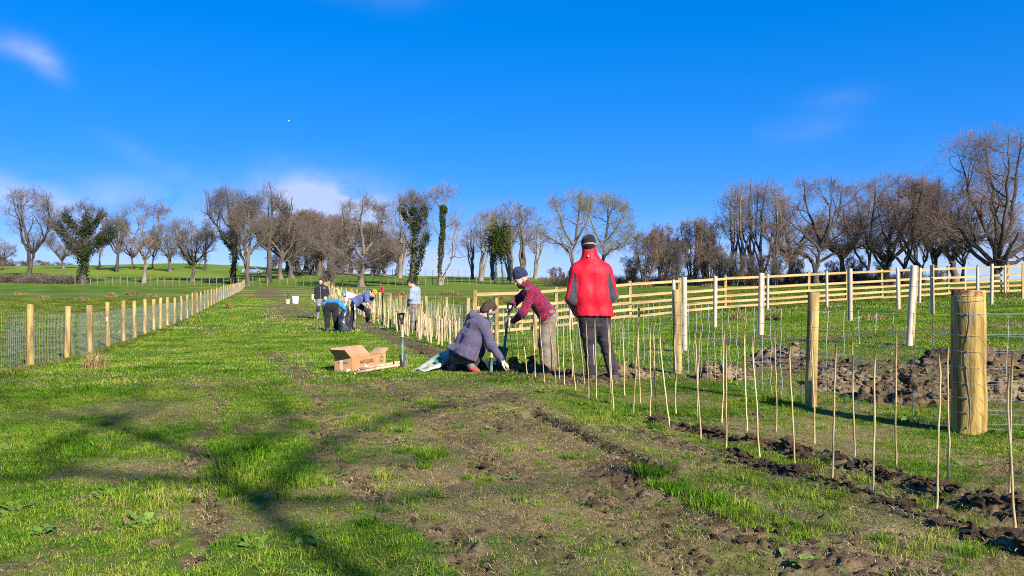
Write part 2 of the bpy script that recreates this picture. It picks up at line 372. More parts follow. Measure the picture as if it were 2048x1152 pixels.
# ------------------------------------------------------------------ trees
M_BARK = mat('bark', (.06, .047, .036), .95, col2=(.17, .135, .10), scale=1.6, detail=6, bump=.6, stretch=(1, 1, .3))
M_BARKD = mat('dark_bark', (.034, .028, .024), .95, col2=(.10, .08, .066), scale=1.6, detail=6, bump=.6, stretch=(1, 1, .3))
M_BARKL = mat('pale_bark', (.10, .085, .068), .95, col2=(.24, .205, .165), scale=1.4, detail=6, bump=.5, stretch=(1, 1, .3))
M_TW = mat('twigs', (.12, .09, .066), .9, col2=(.20, .155, .115), scale=.4)
M_TWD = mat('dark_twigs', (.085, .066, .054), .9, col2=(.16, .125, .10), scale=.4)
M_TWR = mat('reddish_twigs', (.14, .09, .066), .9, col2=(.22, .145, .10), scale=.4)
M_TWG = mat('olive_twigs', (.16, .135, .06), .9, col2=(.25, .21, .10), scale=.4)
M_TWL = mat('pale_twigs', (.17, .13, .105), .9, col2=(.25, .20, .17), scale=.4)
M_IVY = leaf_mat('ivy_leaves', [(.1, (.014, .026, .007)), (.9, (.05, .068, .016)), (.55, (.028, .045, .010))], .15, .45)

def tubes(P, R, n):
    """P (N,K,3), R (N,K) -> vertices and quads of N tubes"""
    N_, K, _ = P.shape
    T = np.gradient(P, axis=1); T /= np.linalg.norm(T, axis=2, keepdims=True)+1e-9
    ref = np.where(np.abs(T[..., 2:3]) < .9, np.array([0, 0, 1.]), np.array([1., 0, 0]))
    A = np.cross(T, ref); A /= np.linalg.norm(A, axis=2, keepdims=True)+1e-9; B = np.cross(T, A)
    th = np.arange(n)*2*np.pi/n
    V = P[:, :, None]+R[:, :, None, None]*(np.cos(th)[:, None]*A[:, :, None]+np.sin(th)[:, None]*B[:, :, None])
    idx = np.arange(N_*K*n).reshape(N_, K, n); nx = np.roll(idx, -1, 2)
    F = np.stack([idx[:, :-1], nx[:, :-1], nx[:, 1:], idx[:, 1:]], -1).reshape(-1, 4)
    return V.reshape(-1, 3), F
def resample(poly, K):
    p = np.array(poly, float); s = np.concatenate([[0], np.cumsum(np.linalg.norm(np.diff(p, axis=0), axis=1))]); t = np.linspace(0, s[-1], K)
    q = np.stack([np.interp(t, s, p[:, i]) for i in range(3)], 1)
    for _ in range(2): q[1:-1] = .5*q[1:-1]+.25*(q[:-2]+q[2:])
    return q
def sprout(r, P, R, nch, tmin, ang, length, K, wig, up, env=None, rscale=.62, rend=.3, rmax=None, rmin=.009):
    N_, Kp, _ = P.shape
    t = (np.arange(nch)[None]+r.uniform(0, 1, (N_, nch)))/nch*(1-tmin)+tmin
    f = t*(Kp-1); i = np.clip(f.astype(int), 0, Kp-2); w = (f-i)[..., None]; ii = np.arange(N_)[:, None]
    p0 = P[ii, i]*(1-w)+P[ii, i+1]*w; tg = P[ii, i+1]-P[ii, i]; tg /= np.linalg.norm(tg, axis=2, keepdims=True)+1e-9
    r0 = (R[ii, i]*(1-w[..., 0])+R[ii, i+1]*w[..., 0])*rscale
    rnd = r.normal(size=p0.shape); rnd -= (rnd*tg).sum(-1, keepdims=True)*tg; rnd /= np.linalg.norm(rnd, axis=2, keepdims=True)+1e-9
    a = np.radians(r.normal(ang, 12, t.shape))[..., None]; d = np.cos(a)*tg+np.sin(a)*rnd
    ln = length*r.uniform(.55, 1.25, t.shape)*(1-.45*(t-tmin)/(1-tmin+1e-9))
    p0 = p0.reshape(-1, 3); d = d.reshape(-1, 3); ln = ln.reshape(-1, 1); r0 = r0.reshape(-1)
    if rmax: r0 = np.minimum(r0, rmax)
    out = [p0]; p = p0
    for k in range(K-1):
        d = d+wig*r.normal(size=d.shape)+np.array([0, 0, up]); d /= np.linalg.norm(d, axis=1, keepdims=True)+1e-9
        p = p+d*ln/(K-1)
        if env is not None:
            c, rad = env; q = np.linalg.norm((p-c)/rad, axis=1, keepdims=True); lim = r.uniform(.70, 1.12, q.shape)
            p = np.where(q > lim, c+(p-c)*lim/q, p)
        out.append(p)
    R2 = np.maximum(r0[:, None]*np.linspace(1, rend, K)[None], rmin)
    return np.stack(out, 1), R2
def tree_mesh(seed, H, width, stems, dens=1.0, wig=.16, up=.05, trunk_m=None, twig_m=None, twr=.006, base=.28, ivy=None, depth=.8, n4=7, spread=50, flat=1.0, env_c=.62):
    """stems: list of (polyline in units of H (x, z, depth), start radius, end radius); ivy: (fraction of height, thickness, n)"""
    r = np.random.default_rng(seed); mbV, mbF, n0 = [], [], 0
    env = (np.array([0, 0, H*env_c]), np.array([width/2, width/2*depth, H*(1-env_c)]))
    lim = []
    for pl, ra, rb in stems:
        P = resample([(a*H, c*H, b*H) for a, b, c in pl], 9); P[1:-1] += r.normal(size=(7, 3))*H*.006
        lim.append((P, np.linspace(1, 0, 9)**.8*(ra-min(rb, .016))+min(rb, .016)))
    P1 = np.stack([p for p, _ in lim]); R1 = np.stack([q for _, q in lim])*.78
    P1[:, 0, 2] -= 0.0
    P1f = P1[1:] if len(P1) > 1 else P1
    # flare of the trunk at the ground
    R0 = R1.copy(); R0[0, 0] *= 1.45; R0[0, 1] *= 1.08
    V, F = tubes(P1, R0, 8)
    L2, Q2 = sprout(r, P1, R1, max(3, int(5.4*dens)), base, spread, .30*H, 8, wig, up, env, .6)
    L3, Q3 = sprout(r, L2, Q2, max(3, int(6*dens)), .2, 48, .17*H, 6, wig*1.2, up*.8, env, .6, rmax=.026)
    L3b, Q3b = sprout(r, P1, R1, int(6*dens), base+.1, 60, .14*H, 6, wig*1.2, up, env, .3, rmax=.026)
    L3 = np.concatenate([L3, L3b]); Q3 = np.concatenate([Q3, Q3b])
    V2, F2 = tubes(L2, Q2, 5); F2 = F2+len(V); TV = np.concatenate([V, V2]); TF = np.concatenate([F, F2])
    L4, Q4 = sprout(r, L3, Q3, n4, .15, 45, .085*H, 4, .22, up, None, .6, rmax=twr*1.3, rmin=twr)
    L5, Q5 = sprout(r, L4, Q4, 3, .3, 40, .045*H, 3, .2, up, None, .8, rmax=twr, rmin=twr*.8)
    V3, F3 = tubes(L3, Q3, 3); V4, F4 = tubes(L4, Q4, 3); V5, F5 = tubes(L5, Q5, 3)
    # the thinnest twigs as single ribbons would vanish edge-on: three-sided tubes all the way
    CV = np.concatenate([V3, V4, V5]); CF = np.concatenate([F3, F4+len(V3), F5+len(V3)+len(V4)])
    out = {'trunk': np_mesh('trunk', TV, TF, trunk_m or M_BARK, True), 'crown': np_mesh('crown', CV, CF, twig_m or M_TW)}
    if ivy:
        frac, thick, n, size = ivy
        src = np.concatenate([P1.reshape(-1, 3), L2[:, :4].reshape(-1, 3)]) if frac > .55 else P1[:max(1, len(P1)//2+1)].reshape(-1, 3)
        fine = []
        for P in P1: fine.append(np.stack([np.interp(np.linspace(0, 8, 60), np.arange(9), P[:, i]) for i in range(3)], 1))
        src = np.concatenate(fine+([L2[:, :5].reshape(-1, 3)] if frac > .75 else []))
        src = src[(src[:, 2] < frac*H) & (src[:, 2] > .03*H)]
        c = src[r.integers(0, len(src), n)]; off = r.normal(size=(n, 3)); off /= np.linalg.norm(off, axis=1, keepdims=True)
        lump = .5+.9*vn3(c*.9, seed)
        c = c+off*(thick*lump*r.uniform(.55, 1.05, n))[:, None]
        a = r.normal(size=(n, 3))*.5+off*.2; a /= np.linalg.norm(a, axis=1, keepdims=True); b = np.cross(a, off+r.normal(size=(n, 3))*.6); b /= np.linalg.norm(b, axis=1, keepdims=True)+1e-9
        s = (size*r.uniform(.6, 1.3, n))[:, None]
        V = np.stack([c-a*s, c+b*s*.6, c+a*s, c-b*s*.6], 1).reshape(-1, 3); F = np.arange(4*n).reshape(-1, 4)
        out['ivy'] = np_mesh('ivy', V, F, M_IVY)
    return out
TREES = []
ORD = 'first second third fourth fifth sixth seventh eighth ninth tenth eleventh twelfth thirteenth fourteenth fifteenth sixteenth seventeenth eighteenth nineteenth'.split()
def place_tree(name, meshes, loc, label, group, rz=0, scale=1.0, cat='tree'):
    t = empty(name, loc, label, cat, group); t.rotation_euler = (0, 0, rz); t.scale = (scale,)*3 if not hasattr(scale, '__len__') else scale
    for k, me in meshes.items(): link(k, me, t)
    TREES.append(t); return t
def htree(px, d, top): # height of a tree whose top shows at photo row `top`
    g = at_d(px, d); return g, zpx(top, d)-g.z
GL, GC, GR = 'bare trees along the foot of the left hill', 'trees of the middle wood', 'trees behind the rail fence'

# left: forked tree, ivy V, and the row
g, h = htree(57, 118, 372)
place_tree('bare_tree', tree_mesh(1, h, h*.78, [([(0, 0, 0), (.02, .12, 0), (.05, .25, 0), (.06, .3, 0)], .55, .42), ([(.05, .27, 0), (-.08, .40, .03), (-.14, .62, .05), (-.2, .9, .05)], .3, .05), ([(.05, .28, 0), (.0, .45, -.06), (-.02, .7, -.08), (-.03, .96, -.1)], .3, .05), ([(.06, .29, 0), (.14, .4, .03), (.2, .6, .06), (.16, .95, .05)], .33, .05), ([(.14, .4, .0), (.26, .56, -.05), (.36, .66, -.08), (.40, .78, -.1)], .2, .04)], 1.15, .12, .10, M_BARKD, M_TWD, .009, .2), g,
  'tall bare tree at the far left whose short dark trunk forks into upright limbs', GL)
g, h = htree(166, 108, 400)
place_tree('ivy_tree', tree_mesh(2, h, h*.85, [([(0, 0, 0), (.01, .15, 0), (.0, .3, 0), (.02, .42, 0)], .72, .6), ([(0, .3, 0), (-.14, .48, 0), (-.26, .6, .04), (-.34, .70, .05)], .4, .08), ([(0, .34, 0), (.14, .47, .04), (.26, .55, 0), (.36, .62, 0)], .4, .08), ([(.02, .38, 0), (.03, .6, 0), (.05, .75, 0), (.02, .9, 0)], .4, .05), ([(.0, .55, 0), (-.1, .7, -.03), (-.2, .78, 0), (-.22, .9, 0)], .3, .05), ([(.05, .6, 0), (.13, .7, 0), (.19, .8, .0), (.24, .93, 0)], .3, .05)], 1.0, .17, .07, M_BARKD, M_TWD, .008, .3, ivy=(.82, .85, 10400, .12)), g,
  'broad dark ivy clad tree with ivy spreading up its V shaped limbs', GL)
def gen(seed, H, kind, tw=M_TW, bk=M_BARK, **k):
    r = np.random.default_rng(seed*13+1); st = []
    def j(s=.02): return float(r.normal()*s)
    if kind == 'spread':
        ft = r.uniform(.2, .3); lean = j(.03)
        st = [([(0, 0, 0), (lean*.5, ft*.5, 0), (lean, ft, 0), (lean+j(), ft+.12, j())], .042*H, .03*H)]
        for q in range(6):
            a = q*math.pi/3+j(.3); c, s_ = math.cos(a), math.sin(a); w = r.uniform(.24, .42); tp = r.uniform(.62, .98-.5*(w-.24))
            st.append(([(lean, ft+j(.02), 0), (lean+c*w*.4, ft+.14+j(), s_*w*.35), (lean+c*w*.8+j(), ft+.3+j(.04), s_*w*.7), (lean+c*w, tp, s_*w*.8)], .022*H, .004*H))
        a = dict(width=.95*H, dens=1.0, wig=.2, up=.06, env_c=.6)
    elif kind == 'up':
        ft = r.uniform(.16, .26)
        st = [([(0, 0, 0), (j(), .3, j()), (j(.03), .62, j(.03)), (j(.04), .97, j())], .033*H, .004*H)]
        for q in range(5):
            a = q*math.pi/2.5+j(.4); c, s_ = math.cos(a), math.sin(a); w = r.uniform(.14, .26)
            st.append(([(j(.01), ft+q*.05, 0), (c*w*.6, ft+.2+q*.04, s_*w*.6), (c*w, ft+.4, s_*w), (c*w*1.05, r.uniform(.75, .95), s_*w)], .018*H, .004*H))
        a = dict(width=.62*H, dens=1.0, wig=.14, up=.1, env_c=.58)
    elif kind == 'slim':
        st = [([(0, 0, 0), (j(), .3, j()), (j(.02), .65, j(.02)), (j(.02), 1.0, j(.02))], .02*H, .003*H)]
        for q in range(3):
            a = r.uniform(0, 6.28); c, s_ = math.cos(a), math.sin(a); w = r.uniform(.05, .12)
            st.append(([(0, .02+.1*q, 0), (c*w*.6, .3+.05*q, s_*w*.6), (c*w, .6, s_*w), (c*w*1.1, r.uniform(.8, .97), s_*w)], .013*H, .003*H))
        a = dict(width=.34*H, dens=.7, wig=.12, up=.12, env_c=.58)
    elif kind == 'bush':
        for q in range(9):
            a = q*.7+j(.3); c, s_ = math.cos(a), math.sin(a); w = r.uniform(.15, .5)
            st.append(([(c*.05, 0, s_*.05), (c*w*.4, .3+j(), s_*w*.4), (c*w*.8+j(.04), .55, s_*w*.7), (c*w, r.uniform(.65, .98), s_*w)], .02*H, .004*H))
        a = dict(width=1.15*H, dens=1.0, wig=.22, up=.05, env_c=.52, base=.12)
    a.update(k); w = a.pop('width')
    return tree_mesh(seed, H, w, st, trunk_m=bk, twig_m=tw, **a)
P_SPREAD = [gen(11, 10, 'spread', M_TWD, M_BARK, twr=.009), gen(12, 10, 'spread', M_TW, M_BARK, twr=.009), gen(13, 10, 'spread', M_TWR, M_BARKD, twr=.008)]
P_UP = [gen(21, 10, 'up', M_TWD, M_BARKD, twr=.008), gen(22, 10, 'up', M_TW, M_BARK, twr=.008)]
P_SLIM = [gen(31, 10, 'slim', M_TWL, M_BARKL, twr=.006), gen(32, 10, 'slim', M_TWR, M_BARK, twr=.006)]
P_BUSH = [gen(41, 6, 'bush', M_TWD, M_BARKD, twr=.009, n4=8), gen(42, 6, 'bush', M_TWR, M_BARKD, twr=.009, n4=8), gen(43, 6, 'bush', M_TW, M_BARK, twr=.009, n4=8)]
BASEH = {'spread': 10, 'up': 10, 'slim': 10, 'bush': 6}
def inst(protos, k, px, d, top, name, label, group, rz, kind='spread', wide=1.0):
    g, h = htree(px, d, top); s = h/BASEH[kind]
    return place_tree(name, protos[k], g-Vector((0, 0, .05)), label, group, rz, (s*wide, s*wide, s))
inst(P_SPREAD, 1, 127, 150, 455, 'bare_tree', 'small spreading bare tree seen between the forked tree and the ivy V tree', GL, .4, wide=1.2)
inst(P_UP, 1, 200, 150, 460, 'bare_tree', 'thin small bare tree just right of the ivy V tree', GL, 1.0, 'up')
inst(P_UP, 0, 234, 140, 425, 'bare_tree', 'upright dark bare tree left of the pale forked tree', GL, 2.0, 'up')
inst(P_SPREAD, 2, 268, 150, 455, 'bare_tree', 'small dark spreading tree just left of the pale forked trunk', GL, 3.0)
g, h = htree(288, 112, 396)
place_tree('bare_tree', tree_mesh(3, h, h*.82, [([(0, 0, 0), (.01, .12, 0), (.03, .28, 0), (.05, .42, 0)], .36, .28), ([(.01, .26, 0), (-.1, .42, .05), (-.2, .56, .05), (-.3, .8, .06)], .2, .04), ([(.05, .4, 0), (.0, .58, -.05), (-.06, .75, -.06), (-.08, .98, -.08)], .2, .04), ([(.05, .4, 0), (.12, .58, .05), (.14, .75, .06), (.17, .99, .06)], .22, .04), ([(.03, .28, 0), (.14, .4, -.03), (.26, .52, -.06), (.36, .7, -.06)], .18, .04)], 1.05, .15, .08, M_BARKL, M_TW, .008, .2), g,
  'bare tree with a pale slender trunk forking low, in the left tree row', GL)
inst(P_UP, 1, 306, 150, 470, 'bare_tree', 'thin bare sapling right behind the pale forked tree', GL, .2, 'up')
inst(P_SPREAD, 0, 340, 145, 440, 'bare_tree', 'dark bare tree between the pale forked tree and the round crowned tree', GL, 1.1)
inst(P_SPREAD, 1, 385, 118, 424, 'bare_tree', 'round crowned bare tree with a stout trunk left of the dense double tree', GL, 2.4)
inst(P_UP, 0, 410, 155, 450, 'bare_tree', 'thin bare tree behind the round crowned tree', GL, 2.9, 'up')
g, h = htree(466, 112, 362)
place_tree('bare_tree', gen(51, h, 'up', M_TWD, M_BARKD, width=h*.62, twr=.009, n4=9, ivy=(.5, .8, 2400, .12)), g, 'tall dense bare tree left of the blue parked car', GL, .5)
g, h = htree(495, 106, 405)
place_tree('bare_tree', gen(52, h, 'up', M_TW, M_BARK, width=h*.75, twr=.009, n4=9), g, 'lower dense brown tree with the grey trunk beside the blue car', GL, 1.5)
g, h = htree(537, 115, 356)
place_tree('bare_tree', gen(53, h, 'up', M_TWD, M_BARKD, width=h*.5, twr=.008), g, 'tallest narrow bare tree where the left wire fence ends', GL, 2.2)
# middle wood
mw = [(562, 128, 428, 1), (583, 135, 418, 0), (600, 150, 412, 2), (622, 160, 415, 1), (640, 150, 420, 0), (660, 160, 425, 1), (683, 165, 430, 2), (700, 165, 435, 1), (745, 160, 440, 1), (768, 165, 450, 0), (790, 170, 455, 2), (575, 170, 420, 1), (648, 185, 425, 2), (612, 190, 418, 1)]
for i, (px, d, top, k) in enumerate(mw):
    inst([P_SPREAD[1], P_UP[1], P_SPREAD[2]], k, px, d, top, 'wood_tree', 'brown bare tree in the crowded middle wood, %s from its left edge' % ORD[sorted(q[0] for q in mw).index(px)], GC, i*1.3, 'up', wide=1.35)
for i, (px, d, top) in enumerate([(590, 185, 500), (632, 195, 490), (676, 195, 495), (720, 195, 500), (756, 195, 495), (548, 190, 505)]):
    inst(P_BUSH, i % 3, px, d, top, 'undergrowth_bush', 'dark bush low among the middle wood trunks, %s from the left' % ORD[(1, 2, 3, 4, 5, 0)[i]], 'undergrowth in the middle wood', i*2.1, 'bush', 1.3)
g, h = htree(722, 104, 383)
place_tree('oak_tree', tree_mesh(5, h, h*.92, [([(0, 0, 0), (.0, .1, 0), (.02, .22, 0), (.03, .36, 0)], .62, .42), ([(.0, .2, 0), (-.12, .3, .03), (-.25, .38, .05), (-.4, .5, .08)], .25, .05), ([(.02, .3, 0), (-.08, .45, -.05), (-.17, .56, 0), (-.2, .85, 0)], .28, .04), ([(.03, .34, 0), (.02, .5, 0), (-.02, .66, .05), (.02, .98, .05)], .3, .04), ([(.03, .34, 0), (.1, .46, .03), (.2, .56, 0), (.26, .9, 0)], .28, .04), ([(.02, .24, 0), (.13, .28, -.05), (.28, .33, -.08), (.42, .42, -.1)], .22, .04), ([(.02, .22, 0), (.1, .2, .08), (.2, .2, .15), (.34, .26, .18)], .18, .03), ([(0, .2, 0), (-.1, .2, -.1), (-.2, .22, -.2), (-.35, .3, -.22)], .18, .03)], 1.2, .2, .03, M_BARK, M_TW, .009, .2, n4=8, env_c=.52), g,
  'wide spreading old oak with a thick flared trunk behind the striped hat man', GC)
inst(P_BUSH, 2, 660, 96, 520, 'bare_bush', 'scrubby bare bush at the end of the right hand wire fence', GC, .3, 'bush')
# ivy columns
g, h = htree(822, 108, 378)
place_tree('ivy_tree', tree_mesh(6, h, h*.42, [([(0, 0, 0), (.01, .2, 0), (.04, .45, 0), (.03, .78, 0)], .5, .3), ([(.02, .0, 0), (.06, .15, .03), (.1, .35, .05), (.15, .5, .05)], .2, .06), ([(.04, .55, 0), (.1, .66, 0), (.13, .75, 0), (.14, .95, 0)], .2, .03), ([(.03, .6, 0), (-.05, .7, 0), (-.1, .8, 0), (-.14, .98, .02)], .2, .03), ([(.03, .75, 0), (.0, .85, 0), (.0, .93, 0), (.02, 1., 0)], .15, .03)], 1.0, .15, .08, M_BARK, M_TW, .006, .45, ivy=(.8, .72, 6400, .12)), g, 'thick ivy covered trunk with bare top twigs right of the oak', GC)
g, h = htree(882, 108, 360)
place_tree('ivy_tree', tree_mesh(7, h, h*.5, [([(-.01, 0, 0), (-.01, .2, 0), (.01, .45, 0), (.03, .75, 0)], .36, .22), ([(.03, .7, 0), (-.04, .82, 0), (-.1, .86, 0), (-.16, .92, .02)], .14, .03), ([(.03, .72, 0), (.07, .83, 0), (.1, .9, 0), (.16, .97, .02)], .14, .03), ([(.03, .75, 0), (.03, .85, 0), (.02, .93, 0), (.02, 1., 0)], .14, .03)], .8, .2, .06, M_BARKL, M_TWL, .006, .5, ivy=(.74, .5, 4400, .12)), g, 'slender ivy covered trunk leaning slightly with a sparse pale crown', GC)
g, h = htree(884, 112, 410)
place_tree('bare_tree', tree_mesh(8, h, h*.5, [([(0, 0, 0), (.06, .2, 0), (.14, .36, 0), (.13, .5, 0)], .3, .2), ([(.14, .42, 0), (.14, .6, 0), (.2, .75, 0), (.3, .95, .02)], .16, .03), ([(.1, .33, 0), (.2, .36, 0), (.26, .33, 0), (.34, .4, 0)], .14, .03), ([(.13, .5, 0), (.2, .62, .03), (.32, .7, .05), (.4, .82, .06)], .14, .03)], .6, .22, .05, M_BARKL, M_TWL, .006, .5), g, 'pale bare trunk curving right from the foot of the slender ivy trunk', GC)
inst(P_SLIM, 0, 800, 150, 390, 'bare_tree', 'pale thin tree between the oak and the thick ivy trunk', GC, 0, 'slim', 1.5)
for i, (px, d, top) in enumerate([(962, 135, 420), (1045, 135, 402), (1020, 140, 398), (985, 145, 410), (1070, 150, 440), (945, 150, 450)]):
    inst(P_SLIM, i % 2, px, d, top, 'bare_tree', 'thin pale bare tree of the ivy bush clump, %s from its left' % ORD[(1, 4, 3, 2, 5, 0)[i]], 'thin trees round the ivy clump', i*1.7, 'slim', 1.7)
g, h = htree(1000, 118, 428)
place_tree('ivy_tree', tree_mesh(9, h, h*.55, [([(-.06, 0, 0), (-.06, .2, 0), (-.07, .45, 0), (-.08, .8, 0)], .3, .1), ([(.04, 0, .03), (.03, .25, .03), (.0, .5, 0), (.02, .97, 0)], .2, .1), ([(.17, 0, 0), (.17, .2, 0), (.18, .42, 0), (.15, .7, 0)], .4, .15), ([(.0, .4, 0), (-.1, .55, 0), (-.18, .65, 0), (-.2, .78, 0)], .2, .05), ([(.1, .4, .0), (.16, .55, .1), (.2, .62, .1), (.2, .74, .1)], .2, .05)], .8, .15, .08, M_BARKL, M_TWG, .007, .3, ivy=None), g, 'three pale trunks holding a round ivy bush beyond the kneeling man', GC)
def ivy_ball(parent, c, rad, n, size, seed):
    r = np.random.default_rng(seed); u = r.normal(size=(n, 3)); u /= np.linalg.norm(u, axis=1, keepdims=True)
    lump = .55+.75*vn3(u*2.2+seed, seed)
    c_ = np.array(c)+u*np.array(rad)*(lump*r.uniform(.5, 1.05, n))[:, None]
    a = r.normal(size=(n, 3)); a /= np.linalg.norm(a, axis=1, keepdims=True); b = np.cross(a, u+r.normal(size=(n, 3))*.5); b /= np.linalg.norm(b, axis=1, keepdims=True)+1e-9
    s = (size*r.uniform(.6, 1.3, n))[:, None]
    link('ivy', np_mesh('ivy', np.stack([c_-a*s, c_+b*s*.6, c_+a*s, c_-b*s*.6], 1).reshape(-1, 3), np.arange(4*n).reshape(-1, 4), M_IVY), parent)
ivy_ball(TREES[-1], (0, 0, h*.60), (h*.21, h*.2, h*.30), 8000, .12, 3)
# centre right
g, h = htree(1146, 104, 374)
place_tree('bare_tree', tree_mesh(10, h, h*.85, [([(0, 0, 0), (.0, .15, 0), (-.01, .3, 0), (.02, .45, 0)], .4, .3), ([(-.01, .3, 0), (-.1, .4, .03), (-.2, .45, .05), (-.36, .55, .06)], .2, .04), ([(0, .4, 0), (-.1, .55, 0), (-.14, .7, 0), (-.2, .9, .03)], .22, .04), ([(.02, .44, 0), (.04, .6, 0), (.08, .78, .03), (.08, .98, .03)], .24, .04), ([(.02, .4, 0), (.1, .55, -.06), (.16, .7, -.06), (.2, .88, -.06)], .2, .04)], 1.1, .18, .05, M_BARK, M_TWG, .007, .25, n4=8), g, 'bare tree with reddish tips left of the red jacket man', GR)
g, h = htree(1206, 108, 380)
place_tree('willow_tree', tree_mesh(14, h, h*.8, [([(0, 0, 0), (.01, .15, 0), (.0, .3, 0), (.03, .5, 0)], .4, .3), ([(0, .3, 0), (.15, .38, .03), (.3, .42, .05), (.42, .5, .06)], .2, .04), ([(0, .4, 0), (-.1, .55, 0), (-.14, .72, 0), (-.16, .93, .03)], .22, .04), ([(.03, .48, 0), (.06, .65, 0), (.05, .8, .03), (.08, .98, .03)], .24, .04), ([(.02, .44, 0), (.14, .58, -.06), (.22, .7, -.06), (.26, .88, -.06)], .2, .04)], 1.25, .2, .02, M_BARKL, M_TWG, .008, .25, n4=9), g, 'olive tinged bare tree with a rounded crown directly behind the red jacket man', GR)
bushes = [(1110, 100, 530, 1), (1135, 95, 538, 0), (1262, 92, 505, 0), (1290, 90, 452, 1), (1325, 95, 440, 2), (1352, 90, 470, 0), (1385, 92, 428, 1), (1418, 92, 425, 0), (1440, 88, 480, 2), (1470, 86, 505, 0), (1508, 86, 500, 0), (1550, 85, 498, 2), (1590, 88, 510, 0), (1670, 90, 515, 0), (1712, 90, 505, 2), (1765, 88, 515, 0), (1815, 88, 530, 2), (1225, 92, 545, 2), (1880, 92, 535, 0)]
for i, (px, d, top, k) in enumerate(bushes):
    inst(P_BUSH, k, px, d, top, 'bare_bush', 'tangled brown thicket bush behind the rail fence, %s from the left' % ORD[sorted(q[0] for q in bushes).index(px)], 'thicket bushes behind the rail fence', i*1.9, 'bush', .62 if top < 480 else .9)
for i, (px, d, top, k) in enumerate([(1462, 92, 368, 0), (1484, 90, 355, 0), (1503, 94, 357, 1), (1528, 92, 352, 1), (1550, 90, 362, 0), (1405, 98, 425, 1)]):
    inst(P_SLIM, k, px, d, top, 'slim_tree', 'tall slim bare tree left of the branching oak, %s from the left in its clump' % ORD[(1, 2, 3, 4, 5, 0)[i]], 'slim trees left of the branching oak', i*1.1, 'slim', 1.2)
g, h = htree(1632, 84, 342)
place_tree('oak_tree', tree_mesh(15, h, h*1.1, [([(0, 0, 0), (.0, .1, 0), (.01, .2, 0), (.04, .36, 0)], .5, .38), ([(0, .17, 0), (-.07, .27, .03), (-.18, .31, .05), (-.34, .34, .06)], .25, .05), ([(.01, .2, 0), (.1, .24, .03), (.22, .32, 0), (.45, .34, 0)], .24, .05), ([(.03, .3, 0), (-.06, .42, 0), (-.15, .5, .03), (-.28, .62, .03)], .22, .04), ([(.04, .35, 0), (.0, .5, 0), (-.08, .66, .04), (-.1, .95, .04)], .24, .04), ([(.04, .34, 0), (.12, .46, -.03), (.2, .6, 0), (.24, .9, 0)], .24, .04), ([(.04, .36, 0), (.08, .5, -.1), (.08, .7, -.14), (.1, .97, -.1)], .24, .04), ([(.02, .3, 0), (.14, .38, .1), (.3, .46, .14), (.4, .6, .14)], .2, .04)], 1.1, .26, .03, M_BARKD, M_TWR, .007, .25, n4=7, env_c=.56), g, 'dark oak with twisting limbs and one long low limb behind the rail fence', GR)
for i, (px, d, top, ln, lb) in enumerate([(1730, 84, 352, .1, 'dark bare tree just right of the branching oak'), (1752, 86, 340, .25, 'dark bare tree leaning right, third from the branching oak'), (1788, 84, 335, .3, 'bare tree with a slanting trunk in the middle of the right hand row'), (1822, 82, 345, .32, 'slanting bare tree left of the big right hand tree'), (1850, 86, 350, -.2, 'thin bare tree with a V shaped trunk near the big right hand tree')]):
    g, h = htree(px, d, top)
    place_tree('bare_tree', tree_mesh(60+i, h, h*.85, [([(0, 0, 0), (ln*.25, .12, 0), (ln*.5, .3, 0), (ln*.55, .45, 0)], .3, .22), ([(ln*.3, .15, 0), (ln*.3-.1, .3, .05), (ln*.3-.16, .5, .08), (ln*.3-.22, .8, .08)], .2, .04), ([(ln*.5, .4, 0), (ln*.6, .55, 0), (ln*.7, .7, -.04), (ln*.7, .97, -.05)], .22, .04), ([(ln*.5, .34, 0), (ln*.5+.14, .48, .04), (ln*.5+.2, .65, .05), (ln*.5+.26, .85, .05)], .18, .04)], 1.1, .22, .05, M_BARKD, M_TWR, .007, .3, n4=7), g, lb, GR)
for i, (px, d, top, k) in enumerate([(1575, 104, 395, 2), (1690, 102, 388, 2), (1770, 100, 380, 1), (1868, 98, 372, 2), (1912, 96, 345, 1), (1330, 112, 445, 2)]):
    inst(P_SPREAD, k, px, d, top, 'bare_tree', 'fine twigged bare tree behind the front trees of the right row, %s from the left' % ORD[(1, 2, 3, 4, 5, 0)[i]], 'back trees of the right row', i*1.3+.4, 'spread', 1.2)
g, h = htree(1992, 74, 248)
place_tree('big_tree', tree_mesh(16, h, h*1.4, [([(0, 0, 0), (.0, .08, 0), (.0, .14, 0), (.02, .25, 0)], .6, .5), ([(0, .12, 0), (-.12, .25, .03), (-.24, .38, .05), (-.42, .5, .06)], .3, .05), ([(0, .1, 0), (-.1, .16, .05), (-.16, .3, .1), (-.26, .55, .12)], .28, .05), ([(0, .14, 0), (-.05, .32, 0), (-.12, .5, .03), (-.22, .82, .03)], .3, .04), ([(.02, .2, 0), (.0, .4, 0), (-.02, .62, .04), (-.04, .97, .04)], .32, .04), ([(.02, .22, 0), (.08, .38, -.03), (.12, .6, 0), (.16, .95, 0)], .32, .04), ([(.02, .16, 0), (.16, .2, 0), (.26, .34, .0), (.34, .66, 0)], .34, .05), ([(.02, .13, 0), (.2, .14, .1), (.36, .22, .14), (.5, .4, .14)], .28, .05), ([(0, .14, 0), (-.03, .3, -.14), (-.05, .55, -.2), (-.05, .9, -.2)], .28, .05)], 1.35, .17, .07, M_BARKD, M_TWR, .006, .25, n4=8, env_c=.52), g, 'biggest tree, wide and many limbed, at the right edge behind the rail fence', GR)
inst(P_UP, 0, 1925, 80, 440, 'bare_tree', 'smaller dark tree under the left limbs of the big right hand tree', GR, 1.0, 'up', 1.1)
